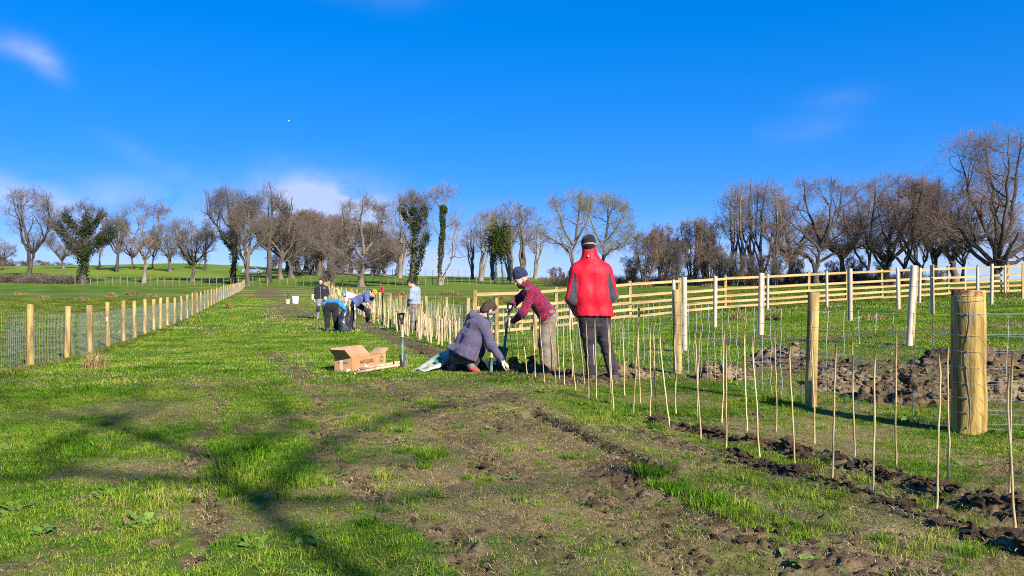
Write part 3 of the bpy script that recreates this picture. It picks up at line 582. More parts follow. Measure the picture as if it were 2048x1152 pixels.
# low far wood at the left skyline and beyond the right crest
for i, (px, d, top) in enumerate([(-20, 235, 505), (12, 235, 512), (40, 240, 518), (75, 240, 516), (105, 240, 520), (135, 240, 522)]):
    inst(P_BUSH, (i+1) % 3, px, d, top, 'far_bush', 'purplish brown far hedge tree low on the left skyline, %s from the left' % ORD[i], 'far hedge on the left skyline', i*1.3, 'bush', 1.4)
inst(P_SPREAD, 2, 2, 150, 470, 'bare_tree', 'bare tree cut by the left edge of the photo', GL, .8)
# the bare tree behind the camera whose shadow lies on the near grass
def lift(gx, gy, h):
    k = 1/math.tan(SUN_EL); h *= 1.2; return (gx+math.sin(SUN_AZ)*k*h, gy-math.cos(SUN_AZ)*k*h, h)
def shade_tree():
    f = (-1.30, 3.9)
    b = lift(*f, 7.4); base = np.array([b[0]+.2, b[1]-.3, 0])
    poly = [([tuple(base), tuple(base+[.1, .1, 3]), tuple((np.array(b)*.9+base*.1)+[0, 0, 0]), b], .15, .11)]
    for pts, ra, rb in [([(f[0], f[1], 7.4), (-1.75, 4.4, 8.0), (-1.95, 5.0, 8.5), (-1.55, 6.0, 9.2), (-2.5, 8.0, 10.2)], .10, .035), ([(f[0], f[1], 7.4), (-1.3, 4.7, 8.2), (-1.45, 5.6, 8.8), (-.9, 6.8, 9.4), (.2, 8.2, 10)], .10, .035),
                        ([(-1.75, 4.4, 8.0), (-2.6, 4.5, 8.6), (-3.4, 5.0, 9.2), (-3.2, 6.3, 9.8), (-3.4, 8.2, 10.6)], .09, .03), ([(f[0], f[1], 7.4), (-.7, 4.0, 8.2), (.3, 4.3, 8.8), (1.2, 5.0, 9.4)], .08, .03), ([(-2.6, 4.5, 8.6), (-3.6, 4.3, 8.9), (-5.0, 5.2, 9.6), (-6, 6.6, 10.2)], .08, .02), ([(-1.95, 5.0, 8.5), (-3.0, 6.0, 9.2), (-4.4, 7.0, 10), (-5.6, 8.2, 10.6)], .10, .03)]:
        poly.append(([lift(*p) for p in pts], ra, rb))
    P1 = np.stack([resample(p, 9) for p, _, _ in poly]); R1 = np.stack([np.linspace(a, b_, 9) for _, a, b_ in poly])*np.array([.5]+[.6]*(len(poly)-1))[:, None]; r = np.random.default_rng(5)
    L2, Q2 = sprout(r, P1[1:], R1[1:], 5, .2, 45, 2.8, 7, .16, .05, None, .55); L3, Q3 = sprout(r, L2, Q2, 6, .25, 45, 1.3, 5, .2, .03, None, .6, rmax=.018)
    V, F = tubes(P1, R1, 10); V2, F2 = tubes(L2, Q2, 6); V3, F3 = tubes(L3, Q3, 3)
    off = base
    t = empty('shade_tree', tuple(base), 'bare tree behind the camera whose branch shadows cross the near grass', 'tree')
    link('trunk', np_mesh('trunk', np.concatenate([V, V2])-off, np.concatenate([F, F2+len(V)]), M_BARK, True), t)
    link('crown', np_mesh('crown', V3-off, F3, M_TW), t)
shade_tree()
def hedge(name, a, b, hgt, wid, n, label, seed, m=M_TWD):
    """a clipped bare hedge: many crossing twigs from stems along a line"""
    r = np.random.default_rng(seed); a = np.array(a); b = np.array(b); t = r.uniform(0, 1, n)
    p = a[None]+(b-a)[None]*t[:, None]; p[:, 1] += r.normal(size=n)*wid*.3; p[:, 2] = H0(p[:, 0], p[:, 1])
    P, Q = [p], np.full((n, 5), .02); d = r.normal(size=(n, 3))*.35+[0, 0, 1]
    hh = hgt*(.65+.5*vn2(t*9, t*0, seed))
    for k in range(4): d = d+r.normal(size=(n, 3))*.5; d[:, 2] = np.abs(d[:, 2])*.8+.2; d /= np.linalg.norm(d, axis=1, keepdims=True); p = p+d*(hh/4)[:, None]; P.append(p)
    P = np.stack(P, 1); V, F = tubes(P, Q, 3); L, Q2 = sprout(r, P, Q, 5, .1, 60, hgt*.35, 3, .3, 0, None, .8, rmin=.014); V2, F2 = tubes(L, Q2, 3)
    o = np.array([*(a[:2]+b[:2])/2, float(H0(*((a[:2]+b[:2])/2)))])
    me = np_mesh(name, np.concatenate([V, V2])-o, np.concatenate([F, F2+len(V)]), m)
    return tag(link(name, me, None, o), label, 'hedge')
hedge('hedge', at_d(-60, 112), at_d(152, 108), 1.5, 2.0, 1100, 'low dark bare hedge at the foot of the left hill', 1)
hedge('hedge', at_d(1090, 98), at_d(1460, 92), 1.7, 3.0, 1000, 'dark scrubby hedge running behind the left part of the rail fence', 2)
hedge('hedge', at_d(1460, 92), at_d(1840, 90), 1.9, 3.5, 1200, 'dense dark hedge bottom under the oak behind the rail fence', 3)

# ------------------------------------------------------------------ grass
M_GRASS = leaf_mat('grass_blades', [(.0, (.024, .066, .005)), (1.0, (.36, .355, .065)), (.4, (.080, .195, .008)), (.72, (.165, .28, .014))], .35)
M_STRAW = leaf_mat('straw', [(.0, (.12, .086, .032)), (1.0, (.48, .38, .17)), (.5, (.29, .22, .09))], .25, .8)
M_THATCH = leaf_mat('thatch', [(.0, (.13, .092, .037)), (1.0, (.50, .40, .19)), (.5, (.29, .215, .09))], .15, .8)
M_OLIVE = leaf_mat('rough_pasture', [(.0, (.026, .052, .006)), (1.0, (.25, .20, .06)), (.45, (.065, .115, .010)), (.75, (.13, .155, .022))], .25)
def tuft(seed, n, rad, hgt, wid, m, lean=.6, dome=False):
    r = np.random.default_rng(seed); a = r.uniform(0, 6.283, n); q = rad*np.sqrt(r.uniform(0, 1, n))
    b = np.stack([np.cos(a)*q, np.sin(a)*q, np.full(n, -.01)], 1); az = a+r.normal(size=n)*1.2
    d = np.stack([np.cos(az), np.sin(az), np.zeros(n)], 1); h = hgt*r.uniform(.45, 1.25, n)*((1-.6*(q/rad)**2) if dome else 1); ln = lean*r.uniform(.2, 1.2, n)*h
    s = np.stack([-np.sin(az), np.cos(az), np.zeros(n)], 1); tw = r.normal(size=n)[:, None]; s = s+d*tw*.8; s /= np.linalg.norm(s, axis=1, keepdims=True)
    w = (wid*r.uniform(.7, 1.3, n))[:, None]; z = np.array([0, 0, 1.])
    m1 = b+d*(ln*.3)[:, None]+z*(h*.6)[:, None]; tp = b+d*ln[:, None]+z*(h*(1-.25*ln/h))[:, None]
    V = np.stack([b-s*w, b+s*w, m1+s*w*.8, m1-s*w*.8, tp+s*w*.12, tp-s*w*.12], 1).reshape(-1, 3)
    k = np.arange(n)[:, None]*6; F = np.concatenate([k+[[0, 1, 2, 3]], k+[[3, 2, 4, 5]]], 0)
    return np_mesh('tuft', V, F, m)
def scatter(name, label, pts, scl, rot, idx, protos):
    """ground cover nobody could count: ONE object, tufts set on points by geometry nodes"""
    me = bpy.data.meshes.new(name); n = len(pts); me.vertices.add(n); me.vertices.foreach_set('co', np.ascontiguousarray(pts, np.float32).ravel())
    for nm, v in (('size', scl), ('turn', rot)):
        a = me.attributes.new(nm, 'FLOAT', 'POINT'); a.data.foreach_set('value', np.ascontiguousarray(v, np.float32))
    a = me.attributes.new('pick', 'INT', 'POINT'); a.data.foreach_set('value', np.ascontiguousarray(idx, np.int32))
    o = link(name, me); tag(o, label, None, None, 'stuff')
    coll = bpy.data.collections.new(name+'_kinds')
    for i, p in enumerate(protos):
        coll.objects.link(bpy.data.objects.new('%s_kind_%02d' % (name, i), p))
    ng = bpy.data.node_groups.new(name, 'GeometryNodeTree'); ng.interface.new_socket('Geometry', in_out='INPUT', socket_type='NodeSocketGeometry'); ng.interface.new_socket('Geometry', in_out='OUTPUT', socket_type='NodeSocketGeometry')
    N, L = ng.nodes, ng.links; i_ = N.new('NodeGroupInput'); o_ = N.new('NodeGroupOutput'); ip = N.new('GeometryNodeInstanceOnPoints'); ci = N.new('GeometryNodeCollectionInfo')
    ci.inputs[0].default_value = coll; ci.inputs['Separate Children'].default_value = True; ci.inputs['Reset Children'].default_value = True
    def attr(nm, t='FLOAT'):
        q = N.new('GeometryNodeInputNamedAttribute'); q.data_type = t; q.inputs[0].default_value = nm; return q.outputs[0]
    m2p = N.new('GeometryNodeMeshToPoints'); L.new(i_.outputs[0], m2p.inputs[0]); L.new(m2p.outputs[0], ip.inputs['Points']); L.new(ci.outputs[0], ip.inputs['Instance'])
    ip.inputs['Pick Instance'].default_value = True; L.new(attr('pick', 'INT'), ip.inputs['Instance Index'])
    cx = N.new('ShaderNodeCombineXYZ'); L.new(attr('turn'), cx.inputs[2]); L.new(cx.outputs[0], ip.inputs['Rotation'])
    cs = N.new('ShaderNodeCombineXYZ'); sz = attr('size')
    for k in range(3): L.new(sz, cs.inputs[k])
    L.new(cs.outputs[0], ip.inputs['Scale']); L.new(ip.outputs[0], o_.inputs[0])
    md = o.modifiers.new('scatter', 'NODES'); md.node_group = ng
    return o
def area_points(y0, y1, dens, wide=.80, power=1.0):
    n = int(dens*wide*(y1*y1-y0*y0)); y = np.sqrt(rng.uniform(y0*y0, y1*y1, n)); return (rng.uniform(-1, 1, n)*wide*(y+.5)), y
def build_grass():
    PT, SC, IX = [], [], []
    kinds = [tuft(100+i, 30, .055, .036, .0020, M_GRASS, 1.1) for i in range(4)]+[tuft(110+i, 26, .075, .022, .0019, M_STRAW, 3.2) for i in range(3)] \
        + [tuft(120+i, 28, .14, .050, .0045, M_GRASS, .9) for i in range(3)]+[tuft(130+i, 24, .14, .035, .0045, M_STRAW, 1.8) for i in range(2)] \
        + [tuft(140+i, 26, .42, .075, .013, M_GRASS, .8) for i in range(2)]+[tuft(150, 24, .42, .07, .013, M_STRAW, 1.2)]+[tuft(160+i, 40, .06, .075, .0026, M_GRASS, .7) for i in range(2)]+[tuft(170+i, 18, .07, .013, .0013, M_THATCH, 4.2) for i in range(3)]+[tuft(180, 28, .14, .065, .0045, M_OLIVE, .9), tuft(181, 28, .42, .09, .013, M_OLIVE, .8)]
    for (y0, y1, dens, gk, sk) in ((2.3, 8.5, 720, (0, 4), (4, 7)), (8.5, 22, 85, (7, 10), (10, 12)), (22, 62, 6.5, (12, 14), (14, 15))):
        x, y = area_points(y0, y1, dens, .82 if y0 < 20 else .72)
        m, h = soil(x, y); dr = dryness(x, y); u = rng.uniform(0, 1, len(x))
        keep = u > m*np.where(rng.uniform(0, 1, len(x)) < .35, .75, 1.2)-.02
        if y0 < 5: keep &= rng.uniform(0, 1, len(x)) > .1
        thin = (m > .35)
        isstraw = rng.uniform(0, 1, len(x)) < (.13+dr*.60+.35*(m > .18))*smooth(60, 14, y)
        ix = np.where(isstraw, rng.integers(sk[0], sk[1], len(x)), rng.integers(gk[0], gk[1], len(x)))
        s = .86*(.6+.8*fbm2(x*1.7, y*1.7, 3, 15))*rng.uniform(.75, 1.25, len(x))*np.where(thin & ~isstraw, .75, 1)
        s = s*(1-.35*dr*(y < 10))
        if y0 < 5:
            lush = (fbm2(x*1.1+3, y*1.1, 3, 25) > .62) & (rng.uniform(0, 1, len(x)) < .10) & (m < .3)
            strip, _ = seg_dist(x, y, gp((1310, 958), (1400, 990), (1523, 1053), (1570, 1070))); inn = strip < .13
            lush |= inn & (rng.uniform(0, 1, len(x)) < .55); keep |= inn
            ix = np.where(lush, rng.integers(15, 17, len(x)), np.where(inn, rng.integers(0, 4, len(x)), ix))
        if y0 > 8:      # the pasture outside the two fences is rougher and duller
            out = (x < -3.56-.313*y+.3) | ((x > 4.55-.249*y+.5) & (y > 24+.25*np.clip(x, -8, 30)))
            ix = np.where(out & (rng.uniform(0, 1, len(x)) < .8), 20 if y0 < 20 else 21, ix)
        z = H0(x, y)+h
        PT.append(np.stack([x, y, z], 1)[keep]); SC.append(s[keep]); IX.append(ix[keep])
    # dead thatch lying flat, thickest where the turf is worn
    x, y = area_points(2.3, 9.5, 420, .82); m, h = soil(x, y); dr = dryness(x, y); keep = rng.uniform(0, 1, len(x)) < .12+.55*dr+.35*np.clip(m*1.6, 0, 1)*(m < .85)
    PT.append(np.stack([x, y, H0(x, y)+h+.004], 1)[keep]); SC.append(rng.uniform(.6, 1.5, keep.sum())); IX.append(rng.integers(17, 20, keep.sum()))
    x, y = area_points(2.3, 9.5, 130, .82); m, h = soil(x, y); keep = (m > .2) & (m < .92) & (fbm2(x*4, y*4, 3, 88) > .47)
    PT.append(np.stack([x, y, H0(x, y)+h], 1)[keep]); SC.append(rng.uniform(.4, .9, keep.sum())); IX.append(rng.integers(0, 4, keep.sum()))
    PT = np.concatenate(PT); SC = np.concatenate(SC); IX = np.concatenate(IX)
    scatter('grass', 'short green and straw coloured grass covering the field', PT, SC, rng.uniform(0, 6.28, len(PT)), IX, kinds)
build_grass()

# ------------------------------------------------------------------ soil clods
M_SOIL = mat('turned_soil', (.040, .025, .014), .97, col2=(.16, .11, .065), scale=16, detail=8, bump=.8, bscale=60, coord='Generated', spec=.1)
M_SOILG = mat('grey_subsoil', (.085, .060, .036), .97, col2=(.25, .195, .13), scale=12, detail=8, bump=.8, bscale=40, coord='Generated', spec=.1)
def clod_mesh(seed, m, sub=2):
    import bmesh
    bm = bmesh.new(); bmesh.ops.create_icosphere(bm, subdivisions=sub, radius=1)
    V = np.array([v.co for v in bm.verts]); n = 1+1.3*(vn3(V*1.3+seed*7.1, seed)-.5)+1.1*(vn3(V*3+seed, seed+1)-.5)+.5*(vn3(V*6+seed, seed+1)-.5)
    V = V*n[:, None]*[1.15, .9, .6]
    for v, c in zip(bm.verts, V): v.co = c
    me = bpy.data.meshes.new('clod'); bm.to_mesh(me); bm.free(); me.materials.append(m); return me
CLODS = [clod_mesh(i, M_SOIL) for i in range(5)]+[clod_mesh(10+i, M_SOILG) for i in range(3)]
def build_clods():
    xa, ya = area_points(2.5, 7.5, 2600, .8); xb, yb = area_points(7.5, 17, 420, .8); x = np.concatenate([xa, xb]); y = np.concatenate([ya, yb])
    m, h = soil(x, y); u = rng.uniform(0, 1, len(x))
    rid = np.zeros(len(x))
    for poly, w, st, dz in STROKES:
        if dz > .025: rid = np.maximum(rid, 1-smooth(.5, 1.3, seg_dist(x, y, poly)[0]/w))
    keep = u < np.clip((m-.40)*.30, 0, 1)+rid*.22
    x, y, h, rid = x[keep], y[keep], h[keep], rid[keep]
    s = np.exp(rng.normal(-5.0, .5, len(x)))*(1+1.6*rid*rng.uniform(0, 1, len(x)))
    back = (y > 6.6) & (x > 1.5)
    s = np.where(back, s*1.35, s)
    ix = np.where(back & (rng.uniform(0, 1, len(x)) < .75), rng.integers(5, 8, len(x)), rng.integers(0, 5, len(x)))
    scatter('soil_clods', 'loose brown clods of turned earth along the ruts', np.stack([x, y, H0(x, y)+h+s*.3], 1), s, rng.uniform(0, 6.28, len(x)), ix, CLODS)
build_clods()
M_HEAPD = mat('dark_heap_soil', (.038, .025, .013), .97, col2=(.18, .125, .07), scale=9, detail=9, bump=1.0, bscale=45, spec=.08, lo=.3, hi=.68)
M_HEAPG = mat('pale_heap_soil', (.065, .044, .023), .97, col2=(.26, .195, .115), scale=9, detail=9, bump=1.0, bscale=45, spec=.08, lo=.3, hi=.68)
def soil_heap(px, py, wx, wy, h, label, seed, m=None):
    m = M_HEAPD if m is M_SOIL else M_HEAPG
    h *= .72; c = at(px, py); r = np.random.default_rng(seed); n = 60
    u, v = np.meshgrid(np.linspace(-1.25, 1.25, n), np.linspace(-1.25, 1.25, n), indexing='ij')
    x = c.x+u*wx; y = c.y+v*wy; q = np.hypot(u, v)+.5*(fbm2(u*2+seed, v*2, 3, seed)-.5)
    z = h*(1-smooth(.15, 1.0, q))*(.65+.7*fbm2(u*3+seed, v*3, 3, seed+4))
    z = z+np.where(q < 1, 1, 0)*((fbm2(x*9, y*9, 4, seed+2)-.5)*.30+(vn2(x*34, y*34, 3)-.5)*.05)*smooth(1.0, .7, q)-.06*smooth(.8, 1.05, q)
    V = np.stack([x-c.x, y-c.y, HH(x, y)+z-c.z], -1).reshape(-1, 3); idx = np.arange(n*n).reshape(n, n)
    F = np.stack([idx[:-1, :-1], idx[1:, :-1], idx[1:, 1:], idx[:-1, 1:]], -1).reshape(-1, 4)
    o = empty('soil_heap', c, label, 'soil heap', 'heaps of dug soil along the wire fence')
    link('mound', np_mesh('mound', V, F, m, True), o)
    # loose lumps on the heap: joined, too many to tell apart
    k = 650; a = r.uniform(-1, 1, k); b = r.uniform(-1, 1, k); q = np.hypot(a, b); ok = q < 1; a, b = a[ok], b[ok]
    VV, FF, n0 = [], [], 0
    src = [np.array([v.co for v in me.vertices]) for me in CLODS[:3]]; fs = [np.array([p.vertices[:] for p in me.polygons]) for me in CLODS[:3]]
    for i in range(len(a)):
        xx, yy = c.x+a[i]*wx, c.y+b[i]*wy; iu = int(np.clip((a[i]+1.25)/2.5*(n-1), 0, n-1)); iv = int(np.clip((b[i]+1.25)/2.5*(n-1), 0, n-1))
        zz = V.reshape(n, n, 3)[iu, iv, 2]; s = math.exp(r.normal(-4.3, .55)); an = r.uniform(0, 6.28); kk = int(r.integers(0, 3))
        R = np.array([[math.cos(an), -math.sin(an), 0], [math.sin(an), math.cos(an), 0], [0, 0, 1]])
        VV.append(src[kk] @ R.T*s+[xx-c.x, yy-c.y, zz+s*.2]); FF.append(fs[kk]+n0); n0 += len(src[kk])
    l = link('lumps', np_mesh('lumps', np.concatenate(VV), np.concatenate(FF), m), o); l['kind'] = 'stuff'
    return o
soil_heap(1446, 757, .34, .3, .20, 'pale grey heap of dug soil between the first two fence posts', 1)
soil_heap(1262, 756, .38, .3, .15, 'brown soil heap beside the legs of the red jacket man', 2)
soil_heap(1050, 744, .40, .26, .10, 'dark soil heap in front of the plaid shirt man', 3, M_SOIL)
soil_heap(1700, 775, .62, .5, .17, 'crumbly pale soil heap right behind the middle wooden post', 4)
soil_heap(1820, 800, .55, .5, .24, 'large dark dug soil heap left of the thick strainer post', 5, M_SOIL)
soil_heap(1990, 790, .5, .5, .18, 'light clay heap right of the thick strainer post', 6)
soil_heap(1950, 730, .9, .6, .20, 'low wide soil heap beyond the thick strainer post', 7, M_SOIL)
soil_heap(1560, 712, .5, .35, .10, 'small flat soil heap in the grass beyond the middle post', 8)

# ------------------------------------------------------------------ fences
M_POST = mat('new_softwood', (.17, .11, .035), .75, col2=(.46, .315, .105), vary=.18, scale=5, detail=6, bump=.35, bscale=30, stretch=(3, 3, .5))
M_RAIL = mat('sawn_rail', (.26, .175, .065), .75, col2=(.47, .335, .14), vary=.15, scale=4, detail=5, bump=.25, bscale=30, stretch=(.6, 3, 3))
M_WIRE = mat('galvanised_wire', (.27, .31, .31), .45, spec=.5)
M_TUBE = mat('beige_plastic', (.43, .34, .235), .5, col2=(.55, .45, .33), vary=.1, scale=3, spec=.4)
M_GUARD = mat('tan_guard', (.31, .21, .115), .7, col2=(.56, .41, .255), vary=.2, scale=5)
M_CANE = mat('bamboo', (.38, .27, .11), .5, col2=(.58, .45, .22), vary=.3, scale=6, stretch=(4, 4, 1), spec=.4)
M_CANED = mat('dark_bamboo', (.25, .17, .08), .5, col2=(.48, .36, .18), scale=6, stretch=(4, 4, 1), spec=.4)
M_OLD = mat('weathered_post', (.14, .11, .085), .9, col2=(.24, .2, .16), scale=5)
M_WHITE = mat('white_plastic', (.78, .78, .76), .4, spec=.5)

def round_post(h, r, seed, n=14):
    q = np.random.default_rng(seed); K = 7; z = np.linspace(-.15, h, K)
    P = np.stack([q.normal(size=K)*min(r, .05)*.04, q.normal(size=K)*min(r, .05)*.04, z], 1); R = r*(1.04-.06*np.linspace(0, 1, K))*(1+q.normal(size=K)*.008)
    P = np.concatenate([P, [P[-1]+[0, 0, .004]]]); R = np.concatenate([R, [R[-1]*.9]])
    m = MB(); m.tube(P, R, n); return m
def wires(m, a, b, hts, r):
    for h in hts: m.tube([a+Vector((0, 0, h)), b+Vector((0, 0, h))], r, 3, cap=False)
def netting(m, a, b, hts, step, r, wav=0):
    """stock netting between two posts: horizontal line wires, upright stays a little kinked at each knot"""
    L_ = (b-a).length; n = max(1, int(L_/step)); wires(m, a, b, hts, r)
    q = np.random.default_rng(int(L_*1000) % 9999)
    for i in range(1, n+1):
        t = (i-.5)/n; p = a.lerp(b, t); p.z = ground_z(p.x, p.y)*.6+p.z*.4
        dv = (b-a).normalized()
        pts = [p+Vector((0, 0, h))+dv*float(q.normal()*wav) for h in hts]
        m.tube(pts, r*.9, 3, cap=False)

def left_fence():
    px = [-42, 60, 134, 180, 216, 247, 269, 290, 307, 321, 334]
    ds = [5495/(542-p) for p in px]
    d = ds[-1]
    while d < 104: d += 1.75+.012*d; ds.append(d)
    f = empty('wire_fence', at_d(60, 11.4), 'long wire netting fence with round wooden posts along the left of the track', 'fence')
    o = f.location.copy(); prev = None; mesh_near, mesh_far = MB(), MB()
    protos = [round_post(1.0, .048, i).build('post', M_POST, f, True).data for i in range(3)]
    first = list(f.children)
    for i, d in enumerate(ds):
        pxx = 542-5495/d; x = (pxx-CX)/FPX*d; z = ground_z(x, d)
        if i < 3: p = first[i]
        else: p = bpy.data.objects.new('post', protos[i % 3]); C.objects.link(p); p.parent = f
        s = .93 if d < 14 else 1.0
        p.location = Vector((x, d, z))-o; p.rotation_euler = (rng.normal()*.012, rng.normal()*.012, i*1.3); p.scale = (1.15 if i % 6 == 3 else 1,)*2+(s*(1+rng.normal()*.02),)
        a = Vector((x, d, z))-o
        if prev is not None:
            hts = (.02, .14, .25, .36, .47, .58, .69, .80)
            pa, pb = prev+o, a+o
            m = mesh_near if d < 42 else mesh_far
            L_ = (pb-pa).length; n = max(1, int(L_/(.085 if d < 30 else .2)))
            for h in hts: m.tube([prev+Vector((0, 0, h)), a+Vector((0, 0, h))], .0017, 3, cap=False)
            for k in range(n):
                q = prev.lerp(a, (k+.5)/n); m.tube([q+Vector((0, 0, .02)), q+Vector((.006, 0, .4)), q+Vector((0, 0, .8))], .0015 if d < 30 else .0022, 3, cap=False)
        prev = a
        if pxx > 214 and pxx < 218:
            b = MB(); b.box((0, -.052, .62), (.035, .004, .09)); lb = b.build('label_card', M_WHITE, f); lb.location = p.location
    mesh_near.build('wire_netting', M_WIRE, f); mesh_far.build('wire_netting', M_WIRE, f)
left_fence()

M_STRAIN = mat('strainer_wood', (.16, .10, .025), .7, col2=(.45, .30, .075), scale=6, detail=7, bump=.5, bscale=40, stretch=(5, 5, .45))
def right_fence():
    spec = [(1937, 5.87), (1622, 7.14), (1355, 9.75), (1178, 12.6), (1070, 15.4), (993, 16.9), (934, 18.6), (891, 22), (854, 26), (801.6, 29.5), (781, 32.5)]
    pts = [Vector(((p-CX)/FPX*d, d, 0)) for p, d in spec]
    a = pts[-1]; b = Vector(((667-CX)/FPX*104, 104, 0)); n = 30
    pts += [a.lerp(b, (i/n)**1.0)+Vector((-2.0*math.sin(math.pi*i/n), 0, 0)) for i in range(1, n+1)]
    for p in pts: p.z = ground_z(p.x, p.y)
    o = pts[0].copy(); f = empty('wire_fence', o, 'wire netting fence on round posts running along the planted strip on the right', 'fence')
    hts = (.05, .16, .27, .38, .50, .62, .74, .90)
    # strainer post at the corner
    sp = round_post(1.075, .119, 77, 28); me = sp.build('strainer_post', M_STRAIN, f, True); me['label'] = 'thick round strainer post with rough dark top edge'
    cap = MB(); K = 9; cap.tube([(0, 0, 1.035), (0, 0, 1.077), (0, 0, 1.0795)], [.1165, .1155, .108], 28); cap.build('weathered_top', mat('sawn_end', (.10, .045, .02), .9, col2=(.42, .27, .10), scale=26, bump=.4), me, True)
    wr = MB()
    for i, h in enumerate(hts+(1.0,)):
        th = np.linspace(-2.6, .5, 16); wr.tube(np.stack([np.sin(th)*.121, -np.cos(th)*.121, np.full(16, h)+.004*np.sin(th*3)], 1), .0017, 4)
    zz = np.linspace(.05, .92, 12); th = -.55+.12*np.sin(zz*9)
    wr.tube(np.stack([np.sin(th)*.124, -np.cos(th)*.124, zz], 1), .0022, 4)
    for h in hts: wr.box((math.sin(-.6)*.123, -math.cos(-.6)*.123, h), (.006, .01, .012))
    wr.build('wrapped_wire', M_WIRE, me)
    mesh = MB(); mesh2 = MB()
    pr = [round_post(1.06, .046, 20+i).build('post', M_POST, f, True) for i in range(3)]
    for i, p in enumerate(pts[1:], 1):
        if i <= 3: q = pr[i-1]
        else: q = bpy.data.objects.new('post', pr[i % 3].data); C.objects.link(q); q.parent = f
        q.location = p-o; q.rotation_euler = (rng.normal()*.012, rng.normal()*.014, i*2.1); q.scale = (1.12, 1.12, 1.0) if i < 3 else (1, 1, 1)
    for i in range(len(pts)-1):
        m = mesh if i < 10 else mesh2
        A, B = pts[i]-o, pts[i+1]-o; off = Vector((-.04, -.035, 0)); A = A+off; B = B+off
        if i == 0: A = A+Vector((-.03, -.08, 0))
        for h in hts: m.tube([A+Vector((0, 0, h)), A.lerp(B, .5)+Vector((0, 0, h-.006)), B+Vector((0, 0, h))], .0019 if i < 4 else .0026, 3, cap=False)
        L_ = (B-A).length; n = int(L_/(.155 if i < 10 else .3))
        for k in range(n):
            c = A.lerp(B, (k+.7)/n); q = np.random.default_rng(i*100+k)
            m.tube([c+Vector((float(q.normal())*.008, 0, h)) for h in hts], .0024 if i < 4 else .0026, 3, cap=False)
    A = pts[0]-o; B = Vector((1.9, -1.2, 0)); B.z = ground_z(*(B+o).xy)-o.z
    for h in hts: mesh.tube([A+Vector((.0, -.12, h)), B+Vector((0, 0, h))], .0014, 3, cap=False)
    A2 = Vector((1.9, .25, 0)); A2.z = ground_z(*(A2+o).xy)-o.z
    for h in hts: mesh.tube([A+Vector((.1, 0, h)), A2+Vector((0, 0, h))], .0014, 3, cap=False)
    for k in range(9):
        c = A.lerp(A2, (k+1.0)/9); q = np.random.default_rng(k)
        mesh.tube([c+Vector((.1+float(q.normal())*.008, 0, h)) for h in hts], .0018, 3, cap=False)
    mesh.build('wire_netting', M_WIRE, f); mesh2.build('wire_netting', M_WIRE, f)
right_fence()

def rail_fence():
    px = [949, 1040, 1112, 1186, 1260, 1359, 1450, 1534, 1617, 1693, 1764, 1832, 1896, 1956, 2015, 2078, 2140]
    dd = np.interp(px, [949, 1260, 1450, 1617, 1764, 1896, 2015, 2140], [21.3, 25.4, 28.4, 30.2, 31.6, 32.8, 33.4, 34.2])
    P = [Vector(((p-CX)/FPX*d, d, 0)) for p, d in zip(px, dd)]
    for p in P: p.z = float(H0(p.x, p.y))
    f = empty('rail_fence', P[0], 'pale new wooden rail fence with five rails crossing the field on the right', 'fence'); o = P[0]
    m = MB(); m.box((0, 0, .55), (.10, .07, 1.40)); pp = m.build('post', M_POST, f); posts = [pp]
    for p in P[1:]:
        q = bpy.data.objects.new('post', pp.data); C.objects.link(q); q.parent = f; posts.append(q)
    for q, p in zip(posts, P): q.location = p-o; q.rotation_euler = (0, rng.normal()*.012, .35)
    m = MB(); m.box((0, 0, 0), (1, .032, .088)); proto = None
    for i in range(len(P)-1):
        for h in (1.14, .76, .52, .30, .09):
            A = P[i]-o; B = P[i+1]-o; dv = B-A; L_ = dv.length
            if proto is None: r = m.build('rail', M_RAIL, f); proto = r.data
            else: r = bpy.data.objects.new('rail', proto); C.objects.link(r); r.parent = f
            n = Vector((dv.y, -dv.x, 0)).normalized()
            r.location = (A+B)/2+Vector((0, 0, h+rng.normal()*.008))+n*.056
            r.rotation_euler = (0, -math.atan2(dv.z, dv.xy.length)+rng.normal()*.003, math.atan2(dv.y, dv.x)); r.scale = (L_-.008, 1, 1)
rail_fence()

def far_fence(a, b, n, h, label, m, wires_=2, r=.05):
    f = empty('field_fence', a, label, 'fence'); mm = MB(); mm.tube([(0, 0, -.1), (0, 0, h)], r, 6); p0 = mm.build('post', m, f); w = MB(); prev = None
    for i in range(n+1):
        p = a.lerp(b, i/n); p.z = float(H0(p.x, p.y)); q = p0 if i == 0 else bpy.data.objects.new('post', p0.data)
        if i: C.objects.link(q); q.parent = f
        q.location = p-a; q.rotation_euler = (rng.normal()*.05, rng.normal()*.05, 0); q.scale = (1, 1, 1+rng.normal()*.1)
        if prev is not None:
            for k in range(wires_): w.tube([prev+Vector((0, 0, h*(.9-.35*k))), p-a+Vector((0, 0, h*(.9-.35*k)))], .012, 3, cap=False)
        prev = p-a
    w.build('wire', M_OLD, f)
far_fence(at_d(150, 104), at_d(535, 106), 26, 1.2, 'old grey post and wire fence along the foot of the left hill', M_OLD)
far_fence(at_d(560, 106), at_d(1010, 112), 30, 1.2, 'old brown post and wire fence passing the foot of the oak', M_OLD)
far_fence(at_d(745, 176), at_d(1060, 180), 24, 1.5, 'dark fence on the skyline below the ivy covered trunks', M_OLD, 3, .07)

